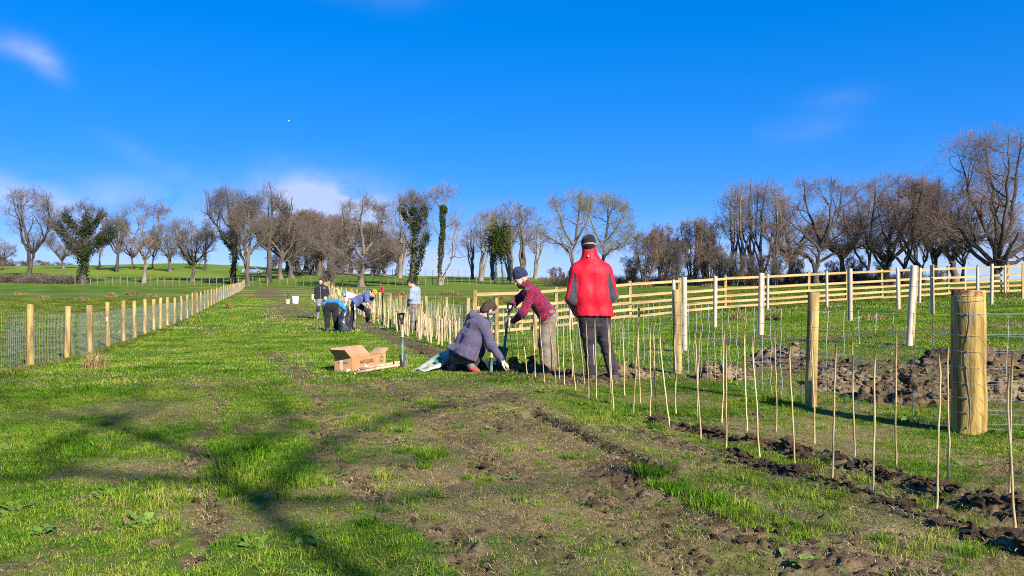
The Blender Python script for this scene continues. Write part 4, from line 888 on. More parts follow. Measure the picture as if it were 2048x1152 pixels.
# ------------------------------------------------------------------ tree guards and canes
def ordinal(n):
    if n <= 19: return ORD[n-1]
    t, u = divmod(n, 10); T = {2: 'twent', 3: 'thirt', 4: 'fort', 5: 'fift', 6: 'sixt'}[t]
    return T+'ieth' if u == 0 else T+'y-'+ORD[u-1]
def tubes_field():
    L_ = [(1141, 662, 0), (1347, 636, 0), (1369, 702, 0), (1430, 655, 0), (1521, 671, 0), (1535, 620, 0), (1654, 613, 0), (1701, 642, 0), (1797, 619, 0), (1818, 692, .06), (1839, 607, 0), (1865, 630, 0), (1930, 584, 0), (1955, 597, 0), (1983, 610, 0), (2010, 586, 0), (2046, 600, 0)]
    m = MB(); th = np.linspace(0, 1, 7)
    m.tube(np.stack([th*0, th*0, th*1.2], 1), .046, 14, cap=False); m.tube(np.stack([th*0, th*0, 1.2-th*1.2], 1), .043, 14, cap=False)
    m.tube([(0, 0, 1.197), (0, 0, 1.206), (0, 0, 1.203)], [.0445, .049, .0425], 14, cap=False)
    proto = None
    lab = {1141: 'beige tree tube half hidden behind the red jacket man', 1369: 'pale tree tube standing right beside the wooden post', 1818: 'leaning pale tree tube left of the thick strainer post', 1521: 'tall pale tree tube between the first and middle wooden posts',
           1955: 'pale tree tube rising behind the top of the thick strainer post', 2046: 'pale tree tube cut by the right edge of the photo', 1701: 'pale tree tube in the grass just right of the middle wooden post'}
    rest = 0
    for i, (px, py, ln) in enumerate(L_):
        g = at(px, py)
        if proto is None:
            t = empty('tree_tube', g); m.build('tube', M_TUBE, t, True); k = MB(); k.box((.055, 0, .55), (.028, .028, 1.3)); k.build('stake', M_RAIL, t)
            tie = MB(); tie.tube([(-.02, -.05, .9), (.05, -.048, .9), (.075, 0, .9), (.05, .048, .9)], .004, 4); tie.build('tie', M_WHITE, t); proto = t
        else: t = copy_thing(proto, g)
        t.rotation_euler = (rng.normal()*.012, ln+rng.normal()*.012, rng.uniform(0, 6.28))
        if ln: t.rotation_euler = (0, ln, 0)
        if px in lab: lb = lab[px]
        else: rest += 1; lb = 'pale tree tube in the field, %s from the left of the plain ones' % ordinal(rest)
        tag(t, lb, 'tree guard', 'pale tree tubes in the fenced field')
tubes_field()

def z7(x, y): return 1200+x/1.882, 540+y/1.882
def z2(x, y): return 780+x/3.1135, 430+y/3.1135
CANES = [(z7(*a), z7(*b)) for a, b in [((1563,1030),(1560,390)),((1541,865),(1540,315)),((1308,818),(1314,285)),((1264,910),(1278,320)),((1115,740),(1116,228)),((1031,853),(1018,295)),((960,705),(952,258)),((874,800),(876,276)),((808,660),(803,240)),((737,752),(715,270)),((663,613),(655,225)),((603,708),(570,252)),((554,607),(550,223)),((475,670),(463,258)),((458,572),(469,226)),((379,640),(361,240)),((367,560),(379,222)),((287,543),(283,225)),((262,600),(233,235)),((210,530),(204,218)),((188,563),(190,215)),((153,505),(147,200)),((127,540),(147,198)),((94,470),(88,197)),((52,530),(38,203)),((43,500),(33,180))]]
CANES += [(z2(*a), z2(*b)) for a, b in [((1285,1140),(1278,645)),((1275,1040),(1272,670)),((1237,1140),(1217,650)),((1215,1060),(1175,640)),((1157,1100),(1122,620)),((1135,1030),(1128,640)),((1087,1055),(1080,645)),((1058,1030),(1048,660)),((1033,1055),(983,620)),((1010,1005),(998,640)),((963,1050),(940,630)),((945,950),(930,660)),((905,1015),(893,680)),((855,1000),(825,630)),((800,910),(775,600)),((772,975),(740,640)),((720,870),(705,560)),((668,800),(640,570))]]
def cane_mesh(seed, m, r=.0056):
    q = np.random.default_rng(seed); K = 10; z = np.linspace(-.03, 1, K); bx = np.cumsum(q.normal(size=K))*.0028; by = np.cumsum(q.normal(size=K))*.0028
    mb = MB(); P = np.stack([bx-bx[0], by-by[0], z], 1); mb.tube(P, r*(1.1-.3*np.linspace(0, 1, K)), 7)
    for k in range(1, K-1):
        if k % 2: mb.tube([P[k]-[0, 0, .004], P[k], P[k]+[0, 0, .004]], [r*.9, r*1.25, r*.9], 7, cap=False)
    return mb.build('bamboo_cane', m, None, True).data
def canes():
    pr = []
    for i in range(6):
        me = cane_mesh(i, M_CANED if i in (1, 4) else M_CANE); pr.append(me)
        for o in list(C.objects):
            if o.data is me: bpy.data.objects.remove(o)
    srt = sorted(CANES, key=lambda c: -c[0][0])
    for i, ((bx, by), (tx, ty)) in enumerate(srt):
        g = at(bx, by); d = g.y; g.z = ground_z(g.x, g.y)
        top = Vector(((tx-CX)/FPX*d, d+rng.normal()*.03, zpx(ty, d))); v = top-g
        o = bpy.data.objects.new('bamboo_cane', pr[i % 6]); C.objects.link(o); o.location = g; o.rotation_mode = 'QUATERNION'; o.rotation_quaternion = v.to_track_quat('Z', 'Y')
        L_ = max(v.length, .6); o.scale = (1, 1, L_)
        side = 'right edge'
        tag(o, 'bamboo cane of the sparse front row, %s from the %s' % (ordinal(i+1), side), 'bamboo cane', 'bamboo canes in the sparse front row')
    # the dense row with tan guards round the young plants
    base = [Vector(at(*p)) for p in ((906, 702), (868, 692), (838, 684), (806, 674), (770, 656), (738, 642), (712, 632), (690, 620), (672, 611), (655, 603))]
    cum = [0]
    for i in range(1, len(base)): cum.append(cum[-1]+(base[i]-base[i-1]).length)
    def on(s):
        i = min(max(int(np.searchsorted(cum, s))-1, 0), len(base)-2); t = (s-cum[i])/(cum[i+1]-cum[i]); return base[i].lerp(base[i+1], t), (base[i+1]-base[i]).normalized()
    g0 = empty('plant_guard', (0, 0, 0)); mb = MB(); z = np.linspace(0, .62, 6)
    mb.tube(np.stack([z*0, z*0, z], 1), .0235, 10, cap=False); mb.tube(np.stack([z*0, z*0, .62-z], 1), .0215, 10, cap=False); mb.tube([(0, 0, .617), (0, 0, .624), (0, 0, .62)], [.0225, .025, .021], 10, cap=False)
    mb.build('guard', M_GUARD, g0, True); c0 = bpy.data.objects.new('cane', pr[0]); C.objects.link(c0); c0.parent = g0; c0.location = (.012, .018, 0); c0.scale = (1, 1, .95); c0.rotation_euler = (.02, .03, 0)
    n = 104; first = True
    for i in range(n):
        s = cum[-1]*(i/n)**1.25+rng.uniform(0, .1); p, dv = on(s); side = Vector((dv.y, -dv.x, 0))
        p = p+side*((.18 if i % 2 else .62)+rng.normal()*.07); p.z = ground_z(p.x, p.y)
        t = g0 if first else copy_thing(g0, p); first = False; t.location = p
        t.rotation_euler = (rng.normal()*.05, rng.normal()*.06, rng.uniform(0, 6.28)); sc = rng.uniform(.92, 1.08); t.scale = (1, 1, sc)
        for ch in t.children:
            if ch.name.startswith('cane'): ch.scale = (1, 1, rng.uniform(.82, 1.12)); ch.rotation_euler = (rng.normal()*.06, rng.normal()*.06, 0)
        tag(t, 'tan plant guard with a bamboo cane in the crowded row of the planted strip', 'plant guard', 'plant guards crowded along the planted strip')
    for i in range(90):
        p, dv = on(rng.uniform(0, cum[-1])); side = Vector((dv.y, -dv.x, 0)); p = p+side*rng.uniform(.25, .95); p.z = ground_z(p.x, p.y)
        o = bpy.data.objects.new('bamboo_cane', pr[i % 6]); C.objects.link(o); o.location = p; o.rotation_euler = (rng.normal()*.06, rng.normal()*.07, i); o.scale = (1.1, 1.1, rng.uniform(.8, 1.2))
        tag(o, 'bare bamboo cane standing among the tan plant guards of the crowded row', 'bamboo cane', 'bare canes among the plant guards')
canes()

# ------------------------------------------------------------------ spades, buckets, box, bags
M_GREEN = mat('green_paint', (.06, .17, .12), .45, col2=(.12, .27, .2), scale=9, spec=.5)
M_BLACK = mat('black_plastic', (.012, .012, .013), .5, spec=.4)
M_STEEL = mat('muddy_steel', (.09, .065, .05), .6, col2=(.3, .29, .28), scale=7, spec=.5)
M_ASH = mat('ash_shaft', (.50, .33, .16), .6, col2=(.62, .45, .25), scale=5, stretch=(4, 4, .6))
M_RED = mat('red_knit', (.50, .008, .012), .8, sheen=.3)
def spade(loc, axis, roll, L_, label, grip_m, shaft_m, socket_m, blade_m, straight_blade=True, sunk=.12):
    """a D handled spade; its blade tip is at `loc`, the handle along `axis`"""
    t = empty('spade', loc, label, 'spade', 'garden spades in use along the strip'); t.rotation_mode = 'QUATERNION'
    t.rotation_quaternion = Vector(axis).normalized().to_track_quat('Z', 'Y') @ Matrix.Rotation(roll, 3, 'Z').to_quaternion()
    bl = .27; n = 7; u, v = np.meshgrid(np.linspace(-1, 1, n), np.linspace(0, 1, 9), indexing='ij')
    w = .088*(1-.12*(1-v))*np.where(v < .15, .75+.25*v/.15, 1); x = u*w; y = .018*(u*u)-.02*v**2; z = v*bl-.02*u*u*(1-v)
    V = np.stack([x, y, z], -1); V2 = V+[0, -.004, 0]; idx = np.arange(n*9).reshape(n, 9); q = lambda a: [(a[i, j], a[i+1, j], a[i+1, j+1], a[i, j+1]) for i in range(n-1) for j in range(8)]
    m = MB(); m.add(V.reshape(-1, 3), q(idx)); m.add(V2.reshape(-1, 3), [f[::-1] for f in q(idx)]); m.box((.05, .012, bl), (.075, .03, .008)); m.box((-.05, .012, bl), (.075, .03, .008))
    m.build('blade', blade_m, t, True)
    m = MB(); m.tube([(0, -.02, bl-.10), (0, -.018, bl), (0, -.01, bl+.14), (0, 0, bl+.26)], [.008, .02, .021, .020], 10); m.build('socket', socket_m, t, True)
    m = MB(); m.tube([(0, 0, bl+.24), (0, .004, bl+.4), (0, .002, L_-.12)], [.0175, .0175, .0165], 10); m.build('shaft', shaft_m, t, True)
    m = MB(); m.tube([(0, 0, L_-.15), (0, 0, L_-.10), (-.035, 0, L_-.06), (-.05, 0, L_-.01)], [.021, .02, .014, .013], 8); m.tube([(0, 0, L_-.11), (.035, 0, L_-.06), (.05, 0, L_-.01)], [.018, .014, .013], 8); m.tube([(-.058, 0, L_), (0, 0, L_+.004), (.058, 0, L_)], .016, 8)
    m.build('grip', grip_m, t, True); return t
def sp(px0, py0, d, px1, py1, dd, *a, **k):
    A = Vector(((px0-CX)/FPX*d, d, zpx(py0, d))); B = Vector(((px1-CX)/FPX*(d+dd), d+dd, zpx(py1, d+dd))); return spade(A, B-A, a[0], (B-A).length, *a[1:], **k)
g = at(809, 735); sp(808, 747, g.y, 803, 628, .02, 1.35, 'green spade stuck upright in the grass right of the cardboard box', M_BLACK, M_ASH, M_GREEN, M_STEEL)
g = at(983, 741); sp(984, 796, g.y-.5, 982, 628, .05, .3, 'green spade stuck in the soil in front of the kneeling man', mat('dark_green_grip', (.02, .06, .045), .5, col2=(.05, .11, .085), scale=9), M_ASH, M_GREEN, M_STEEL)
sp(1001, 733, 10.7, 1021, 608, -.05, 1.2, 'muddy green spade held by the plaid shirt man', M_BLACK, M_GREEN, M_GREEN, M_STEEL)
g = at(711, 660); sp(711, 672, g.y, 709.5, 610, .0, .1, 'spade with a pale open D handle between the bag and the striped hat man', M_WHITE, M_ASH, M_STEEL, M_STEEL)
g = Vector(at_d(764, 27)); gz = ground_z(g.x, g.y)
s_ = spade((g.x, g.y, gz-.1), (.02, 0, 1), .6, zpx(584, 27)-gz+.1, 'dark handled spade standing upright with a red glove on top', M_BLACK, M_BLACK, M_BLACK, M_STEEL)
def loose_glove(c):
    m = MB(); m.tube([c+Vector((0, 0, -.06)), c+Vector((0, 0, .02)), c+Vector((0, 0, .11))], [.045, .05, .055], 10)
    for k in range(4): m.tube([c+Vector((-.04+.027*k, -.01, .09)), c+Vector((-.045+.03*k, -.02, .15)), c+Vector((-.05+.032*k, -.05, .19-.01*abs(k-1.5)))], [.015, .014, .010], 6)
    m.tube([c+Vector((.04, 0, 0)), c+Vector((.08, -.02, .05)), c+Vector((.085, -.03, .09))], [.016, .015, .010], 6)
    return tag(m.build('glove', M_RED, None, True, tuple(c)), 'red work glove pulled over the top of a spade handle', 'glove')
loose_glove(Vector((g.x+.01, g.y-.03, zpx(583, 27))))
def bucket(loc, r, h, m, label, handle=True, cat='bucket'):
    t = empty('bucket', loc, label, cat, 'buckets and tubs beside the track'); q = MB()
    q.tube([(0, 0, 0), (0, 0, .01), (0, 0, h*.96), (0, 0, h)], [r*.8, r*.82, r, r*1.05], 20, cap=False); q.tube([(0, 0, h), (0, 0, h*.5), (0, 0, .02)], [r*1.0, r*.9, r*.78], 20); q.build('pail', m, t, True)
    if handle:
        a = np.linspace(0, math.pi, 12); q = MB(); q.tube(np.stack([np.cos(a)*r*1.05, np.sin(a)*r*.5, h*.93-np.sin(a)*h*.25], 1), .006, 5); q.build('handle', M_STEEL, t)
    return t
g = at(590, 607); M_TUB = mat('beige_tub', (.5, .36, .22), .6, col2=(.6, .46, .3), scale=5)
bucket(g, 8.0/FPX*g.y, 15/FPX*g.y, M_WHITE, 'white plastic bucket standing on the muddy track')
g = at(575, 608); tt = bucket(g, 5.5/FPX*g.y, 10/FPX*g.y, M_TUB, 'small beige tub of plants left of the white bucket', False)
m = MB()
for k in range(9): m.tube([(rng.normal()*.05, rng.normal()*.05, .1), (rng.normal()*.1, rng.normal()*.1, .5), (rng.normal()*.14, rng.normal()*.14, rng.uniform(.5, .75))], .012, 4)
m.build('seedlings', M_TW, tt)

M_CARD = mat('cardboard', (.36, .185, .08), .85, col2=(.46, .25, .12), scale=4, detail=5, bump=.08)
M_CARDIN = mat('cardboard_inside', (.30, .185, .10), .9, col2=(.36, .23, .13), scale=4)
M_INK = mat('brown_ink', (.045, .022, .014), .8)
M_TAPE = mat('clear_tape', (.55, .42, .32), .25, spec=.6)
def text_mesh(s, size, m, name, parent, mtx):
    cu = bpy.data.curves.new(name, 'FONT'); cu.body = s; cu.size = size; cu.align_x = 'CENTER'; cu.align_y = 'CENTER'; cu.extrude = .0008
    o = bpy.data.objects.new(name, cu); C.objects.link(o); dg = bpy.context.evaluated_depsgraph_get(); me = bpy.data.meshes.new_from_object(o.evaluated_get(dg)); bpy.data.objects.remove(o)
    me.materials.clear(); me.materials.append(m); t = link(name, me, parent); t.matrix_local = mtx; return t
def cardboard_box():
    A = at(703, 744); B = at(771, 735.5); e1 = (B-A); Lx = e1.length; ang = math.atan2(e1.y, e1.x); Ly, Hh = .27, .205
    t = empty('cardboard_box', (A.x, A.y, min(A.z, B.z)+.005), 'open cardboard box lying on the grass with upside down printing', 'box', None, ang); th = .006
    def panel(name, c, s, R=None, m=None, lab=None):
        q = MB(); q.box((0, 0, 0), s); o = q.build(name, [m or M_CARD], t); o.location = c
        if R is not None: o.rotation_euler = R
        if lab: o['label'] = lab
        return o
    fr = panel('side_panel', (Lx/2, 0, Hh/2), (Lx, th, Hh)); panel('side_panel', (Lx/2, Ly, Hh/2), (Lx, th, Hh))
    en = panel('end_panel', (th/2+.001, Ly/2, Hh/2), (th, Ly-th*1.2, Hh)); panel('end_panel', (Lx-th/2-.001, Ly/2, Hh/2), (th, Ly-th*1.2, Hh)); panel('bottom', (Lx/2, Ly/2, .006), (Lx-.014, Ly-.01, th))
    def flap(base, w, h, axis, angle, lab, bend=.02):
        """a flap hinged at `base`; w along the hinge, h out from it"""
        n = 8; u, v = np.meshgrid(np.linspace(0, 1, n), np.linspace(0, 1, n), indexing='ij'); q = MB()
        z = h*v*math.sin(angle)+bend*np.sin(v*math.pi)*np.sin(u*3); out = h*v*math.cos(angle); a = (u-.5)*w*(1-.06*v)
        if axis == 'x': V = np.stack([a, out, z], -1)
        else: V = np.stack([out, a, z], -1)
        idx = np.arange(n*n).reshape(n, n); F = [(idx[i, j], idx[i+1, j], idx[i+1, j+1], idx[i, j+1]) for i in range(n-1) for j in range(n-1)]
        off = np.array([0, -.004, -.001]) if axis == 'x' else np.array([.004, 0, -.001])
        q.add(V.reshape(-1, 3), F); q.add((V+off).reshape(-1, 3), [f[::-1] for f in F]); o = q.build('flap', M_CARDIN, t, True); o.location = base; o['label'] = lab
    flap((.0, Ly/2, Hh), Ly*.98, .19, 'y', math.radians(142), 'dark end flap standing open on the left')
    flap((Lx/2, Ly, Hh), Lx*.94, .16, 'x', math.radians(48), 'long back flap leaning open')
    flap((Lx, Ly/2, Hh), Ly*.9, .15, 'y', math.radians(30), 'end flap pointing out on the right')
    flap((Lx/2, 0, Hh), Lx*.96, .20, 'x', math.radians(-28), 'long front flap folded down into the box', .006)
    # print, upside down as the box lies
    fx = Matrix.Rotation(math.pi/2, 4, 'X')
    text_mesh('rainbow', .112, M_INK, 'lettering', fr, Matrix.Translation((-.055, -.0036, .022)) @ fx @ Matrix.Rotation(math.pi, 4, 'Z'))
    lg = MB()
    for k in range(12):
        a = k*math.pi/6; r0, r1 = .022, (.052 if k % 2 else .044)
        d = np.array([math.cos(a), 0, math.sin(a)]); s = np.array([-math.sin(a), 0, math.cos(a)])
        lg.add([d*r0-s*.003, d*r0+s*.003, d*r1+s*.008, d*(r1+.009), d*r1-s*.008], [(0, 1, 2, 3, 4)])
    o = lg.build('sunburst_logo', M_INK, fr); o.location = (Lx/2-.115, -.0038, .03)
    text_mesh('rainbow', .052, M_INK, 'lettering', en, Matrix.Translation((-.0036, .0, .028)) @ Matrix.Rotation(-math.pi/2, 4, 'Z') @ fx @ Matrix.Rotation(math.pi, 4, 'Z'))
    q = MB(); q.box((0, 0, 0), (.003, .055, .05)); o = q.build('white_label', M_WHITE, en); o.location = (-.0045, -.085, -.07)
    q = MB(); q.box((0, 0, 0), (.003, .05, .16)); o = q.build('tape', M_TAPE, en); o.location = (-.0042, .03, -.01)
    q = MB(); q.box((0, 0, 0), (.11, .003, .03), Matrix.Rotation(.35, 3, 'Y')); o = q.build('torn_tape', M_WHITE, fr); o.location = (-.06, -.0045, -.045)
    # two pale slats lying against it
    for k, (a, b) in enumerate((((711, 749), (797, 735.5)), ((719, 743.5), (800, 731)))):
        a_, b_ = at(*a), at(*b); v = b_-a_; q = MB(); q.tube([(0, 0, 0), (v.length*.5, 0, .004), (v.length, 0, 0)], .021, 10); q.tube([(v.length+.001, 0, 0), (v.length*.3, 0, .0)], .017, 10)
        o = q.build('guard_tube', M_GUARD, None, True); o.location = a_+Vector((0, 0, .02+.010*k)); o.rotation_euler = (0, -math.asin((v.z+.02)/v.length), math.atan2(v.y, v.x))
        tag(o, ('long pale guard tube lying nearest in front of the cardboard box', 'pale guard tube lying against the front of the cardboard box')[k], 'plant guard', 'guard tubes lying by the box')
cardboard_box()

def bag_mat(name, c, c2, rough=.5):
    m = mat(name, c, rough, col2=c2, scale=6, detail=4, bump=.8, bscale=18, spec=.35); return m
M_BAGG = bag_mat('green_clear_plastic', (.16, .19, .12), (.50, .50, .38)); M_BAGP = mat('bag_print', (.03, .16, .10), .4); M_BAGK = bag_mat('black_bag', (.012, .013, .018), (.05, .055, .07), .25)
def crumple(name, pts, mat_, thick, seed, loc, amp=.02):
    """a slack sack: a flattened, wrinkled closed sheet lofted through rings (x, y, z, half width, half height)"""
    q = np.random.default_rng(seed); n = 28; V = []
    for k, (c, w, h, ax) in enumerate(pts):
        th = np.arange(n)*2*math.pi/n; ax = np.array(ax)/np.linalg.norm(ax); up = np.array([0, 0, 1.])
        r = np.cos(th)[:, None]*ax*w+np.sin(th)[:, None]*up*h; V.append(np.array(c)+r)
    V = np.array(V); 
    t = np.linspace(0, len(pts)-1, 26); i = np.clip(t.astype(int), 0, len(pts)-2); f = (t-i)[:, None, None]; f = f*f*(3-2*f); V = V[i]*(1-f)+V[i+1]*f
    N_ = vn3(V*9+seed, seed)-.5; N2 = vn3(V*23+seed, seed+2)-.5; c = V.mean(1, keepdims=True); dirn = (V-c)/(np.linalg.norm(V-c, axis=2, keepdims=True)+1e-6)
    V = V+dirn*(N_*amp*2+N2*amp)[..., None]
    K = V.shape[0]; idx = np.arange(K*n).reshape(K, n); F = [(idx[a, b], idx[a, (b+1) % n], idx[a+1, (b+1) % n], idx[a+1, b]) for a in range(K-1) for b in range(n)]
    m = MB(); m.add(V.reshape(-1, 3), F+[tuple(idx[0]), tuple(idx[-1][::-1])]); return m.build(name, mat_, None, True, loc)
def green_bag():
    A = at(838, 744); B = at(905, 738); C_ = Vector((A.x, A.y, A.z)); e = (B-A); ax = (-e.y, e.x, 0)
    P = lambda s, up, off=0: tuple(np.array(A.lerp(B, s))+[0, 0, up]+np.array([-e.y, e.x, 0])/e.length*off)
    o = crumple('plastic_sack', [(P(-.03, .012), .10, .008, ax), (P(.08, .025), .15, .02, ax), (P(.35, .07), .16, .05, ax), (P(.65, .13), .16, .10, ax), (P(.95, .16), .14, .13, ax), (P(1.1, .15), .1, .08, ax)], M_BAGG, .01, 3, tuple(A), .03)
    tag(o, 'slack pale green plastic sack lying behind the kneeling man', 'sack')
    # printed rings and a panel of lettering on the side that faces the camera
    dv = Vector((e.x, e.y, 0)).normalized(); nrm = Vector((dv.y, -dv.x, 0)); lo = A
    rings = MB()
    for k, (s, z) in enumerate([(.52, .10), (.63, .14), (.76, .16), (.70, .07), (.84, .085), (.58, .045)]):
        c = A.lerp(B, s)+nrm*(.165-.0*z)+Vector((0, 0, z)); a = np.linspace(0, 2*math.pi, 19); r = .03
        rings.tube([np.array(c-lo)+np.array(dv)*math.cos(x)*r+np.array([0, 0, 1.])*math.sin(x)*r*.8 for x in a], .004, 4, cap=False)
    rings.build('printed_rings', M_BAGP, o, True)
    pm = MB()
    for k in range(3):
        c = A.lerp(B, .30+.08*k)+nrm*(.11-.02*k)+Vector((0, 0, .105+.02*k))
        pm.add([np.array(c-lo)+np.array(dv)*x+np.array(nrm)*y+np.array([0, 0, 1.])*(z+.02) for x, y, z in ((-.02, .03, -.01), (.04, .03, 0), (.05, -.02, .03), (-.01, -.02, .02))], [(0, 1, 2, 3)])
    pm.build('printed_panel', M_BAGP, o)
green_bag()
def rubble_bag():
    g = at(688, 664); s = g.y/FPX; ax = (1, .15, 0); P = lambda x, z, y=0: (g.x+x*s, g.y+y, g.z+z*s)
    o = crumple('bin_bag', [(P(0, 0), 10*s, .01, ax), (P(1, 3), 11.5*s, .12, ax), (P(0, 14), 10*s, .16, ax), (P(-1, 26), 9.5*s, .15, ax), (P(0, 36), 8.5*s, .1, ax), (P(2, 42), 9*s, .04, ax), (P(2, 44), 7*s, .01, ax)], M_BAGK, .01, 8, tuple(g), .05)
    # stand the rings upright: loft runs up, so the depth of each ring is taken from its own half height
    me = o.data; co = np.array([v.co for v in me.vertices]).reshape(26, 28, 3); th = np.arange(28)*2*math.pi/28
    for k in range(26):
        c = co[k].mean(0); z0 = np.interp(k/25, [0, .12, .35, .6, .8, .93, 1], [0, 3, 14, 26, 36, 42, 44])*s; dep = np.interp(k/25, [0, .12, .35, .6, .8, 1], [.14, .2, .2, .17, .14, .1])
        co[k, :, 1] = c[1]+np.sin(th)*dep+(co[k, :, 2]-c[2]-np.sin(th)*0)*.15; co[k, :, 2] = z0+.02*np.sin(th*3+k)
    me.vertices.foreach_set('co', co.astype(np.float32).ravel()); me.update()
    tag(o, 'shiny black rubble sack held open beside the bending person in blue', 'sack')
rubble_bag()

# ------------------------------------------------------------------ plants on the ground
M_DOCK = leaf_mat('dock_leaf', [(.1, (.05, .11, .015)), (.9, (.21, .30, .06)), (.5, (.11, .19, .03))], .3, .4)
M_DOCKD = mat('withered_leaf', (.085, .04, .03), .8, col2=(.19, .13, .06), scale=9)
M_RUSH = leaf_mat('rush', [(.0, (.10, .14, .02)), (1.0, (.40, .29, .12)), (.5, (.22, .20, .05))], .2, .7)
M_RUSHB = leaf_mat('dead_rush', [(.0, (.13, .10, .035)), (1.0, (.33, .235, .10)), (.5, (.22, .16, .065))], .2, .7)
def dock_leaf(seed, m):
    q = np.random.default_rng(seed); n = 6; V = []; L_ = 1; 
    for k in range(n+1):
        t = k/n; w = .22*math.sin(math.pi*min(1, (t*.92+.04)))**.8*(1 if t > .25 else .35+t*2.6); z = .55*math.sin(t*1.9)*.6+.1*q.normal()*.2; x = t*.95
        for s_, dz in ((-1, .05), (0, 0), (1, .05)): V.append((x, s_*w, z+dz*w*4+(q.normal()*.02)))
    F = [(k*3+j, (k+1)*3+j, (k+1)*3+j+1, k*3+j+1) for k in range(n) for j in range(2)]
    return np_mesh('leaf', V, F, m, True)
DL = [dock_leaf(i, M_DOCK) for i in range(4)]; DW = [dock_leaf(9, M_DOCKD), dock_leaf(10, M_DOCKD)]
def dock(px, py, size, n, label, seed, dead=0):
    g = at(px, py); g.z = ground_z(g.x, g.y); q = np.random.default_rng(seed); t = empty('dock_plant', g, label, 'weed', 'broad leaved weeds in the grass')
    for k in range(int(n*2.6)):
        o = bpy.data.objects.new('leaf', DW[k % 2] if k < dead else DL[int(q.integers(0, 4))]); C.objects.link(o); o.parent = t
        s = size*q.uniform(.6, 1.2); s *= (.42 if k < dead else .54); o.scale = (s, s*q.uniform(.7, 1.2), s*q.uniform(.2, .9)); o.rotation_euler = (q.normal()*.3, q.normal()*.25-.05, k*2.4+q.normal()*.3); o.location = (q.normal()*size*.28, q.normal()*size*.28, -.004)
for i, a in enumerate([(280, 1046, .13, 13, 'large dock plant with withered purple brown leaves on the near left', 4), (30, 1018, .13, 10, 'bright green dock plant at the left edge of the near grass'), (95, 1062, .10, 9, 'small leafy weed below the plant at the left edge'), (195, 990, .12, 7, 'pale green dock in the left foreground grass, above the withered one'), (500, 1090, .11, 8, 'dark shaded dock near the bottom of the branch shadow'),
    (1975, 868, .16, 12, 'big nettle like clump at the foot of the thick strainer post'), (1815, 842, .17, 12, 'leafy clump in the shade left of the thick strainer post'), (1955, 932, .11, 8, 'low leafy weed below the thick strainer post'), (735, 858, .11, 8, 'small dark dock left of the middle ruts'), (800, 862, .13, 10, 'darker dock in the middle ruts'), (925, 856, .12, 8, 'bright dock leaf clump right of the middle ruts'), (980, 860, .11, 8, 'low leafy weed furthest right in the middle ruts'),
    (1020, 958, .11, 4, 'few upright dock leaves in the near brown soil'), (885, 992, .09, 4, 'small pair of dock leaves in the near grass'), (1075, 1070, .13, 3, 'tall single dock leaf in the near centre grass'), (420, 915, .12, 6, 'shaded dock in the dark branch shadow'), (700, 760, .1, 6, 'small weed below the cardboard box'), (1300, 770, .13, 8, 'leafy weed among the canes beside the soil heap'), (1085, 785, .14, 9, 'leafy weed among the canes left of the red jacket man'), (1500, 775, .12, 7, 'leafy weed in the grass right of the pale soil heap'), (1330, 715, .12, 9, 'dark leafy clump behind the first wooden post'), (620, 1090, .1, 5, 'small dock low in the near centre left grass'), (1600, 1130, .12, 5, 'long leaf weed at the bottom right')]):
    dock(*a[:5], i, a[5] if len(a) > 5 else 0)
def rush(px, py, wpx, hpx, label, seed, dead=False, n=240):
    g = at(px, py); k = g.y/FPX; me = tuft(seed, n, wpx*k*.34, hpx*k*.9, max(.004, .0004*g.y), M_RUSHB if dead else M_RUSH, .75, True); me.name = 'rush_tussock'
    o = link('rush_tussock', me, None, g); tag(o, label, 'rush tussock', 'rush tussocks in the fields')
for i, a in enumerate([(190, 738, 66, 48, 'large green and brown rush tussock on the grass by the left fence'), (458, 618, 26, 15, 'small rush tussock beside the far part of the left fence'), (505, 597, 14, 9, 'tiny rush tussock on the track verge near the fence end'), (1478, 641, 56, 27, 'brown tipped rush tussock in the field, left of two', False), (1550, 641, 56, 27, 'brown tipped rush tussock in the field, right of two', False), (1750, 640, 90, 18, 'low wide rush tussock near the tubes in the field', False),
    (88, 600, 34, 13, 'brown rush tussock in the left field, leftmost', True), (163, 602, 36, 12, 'brown rush tussock behind the third fence post', True), (222, 594, 30, 12, 'brown rush tussock above the fourth fence post', True), (262, 590, 34, 11, 'brown rush tussock above the sixth fence post', True), (305, 594, 34, 9, 'flat brown rush tussock behind the fence, right of five', True), (390, 590, 22, 8, 'small brown rush tussock behind the mid fence posts', True),
    (800, 592, 60, 14, 'brown rush tussock behind the fence left of the grey hoodie man', True), (900, 590, 60, 12, 'brown rush tussock behind the fence right of the grey hoodie man', True), (1000, 600, 60, 14, 'brown rush tussock behind the rail fence above the kneeling man', True), (1290, 575, 60, 10, 'brown rush tussock seen between the rails right of the red jacket man', True), (1420, 574, 60, 10, 'brown rush tussock seen between the rails by the slim trees', True), (40, 590, 30, 9, 'faint brown rush tussock far left behind the fence', True)]):
    rush(*a[:5], 300+i, len(a) > 5 and a[5], 260 if i != 0 else 420)

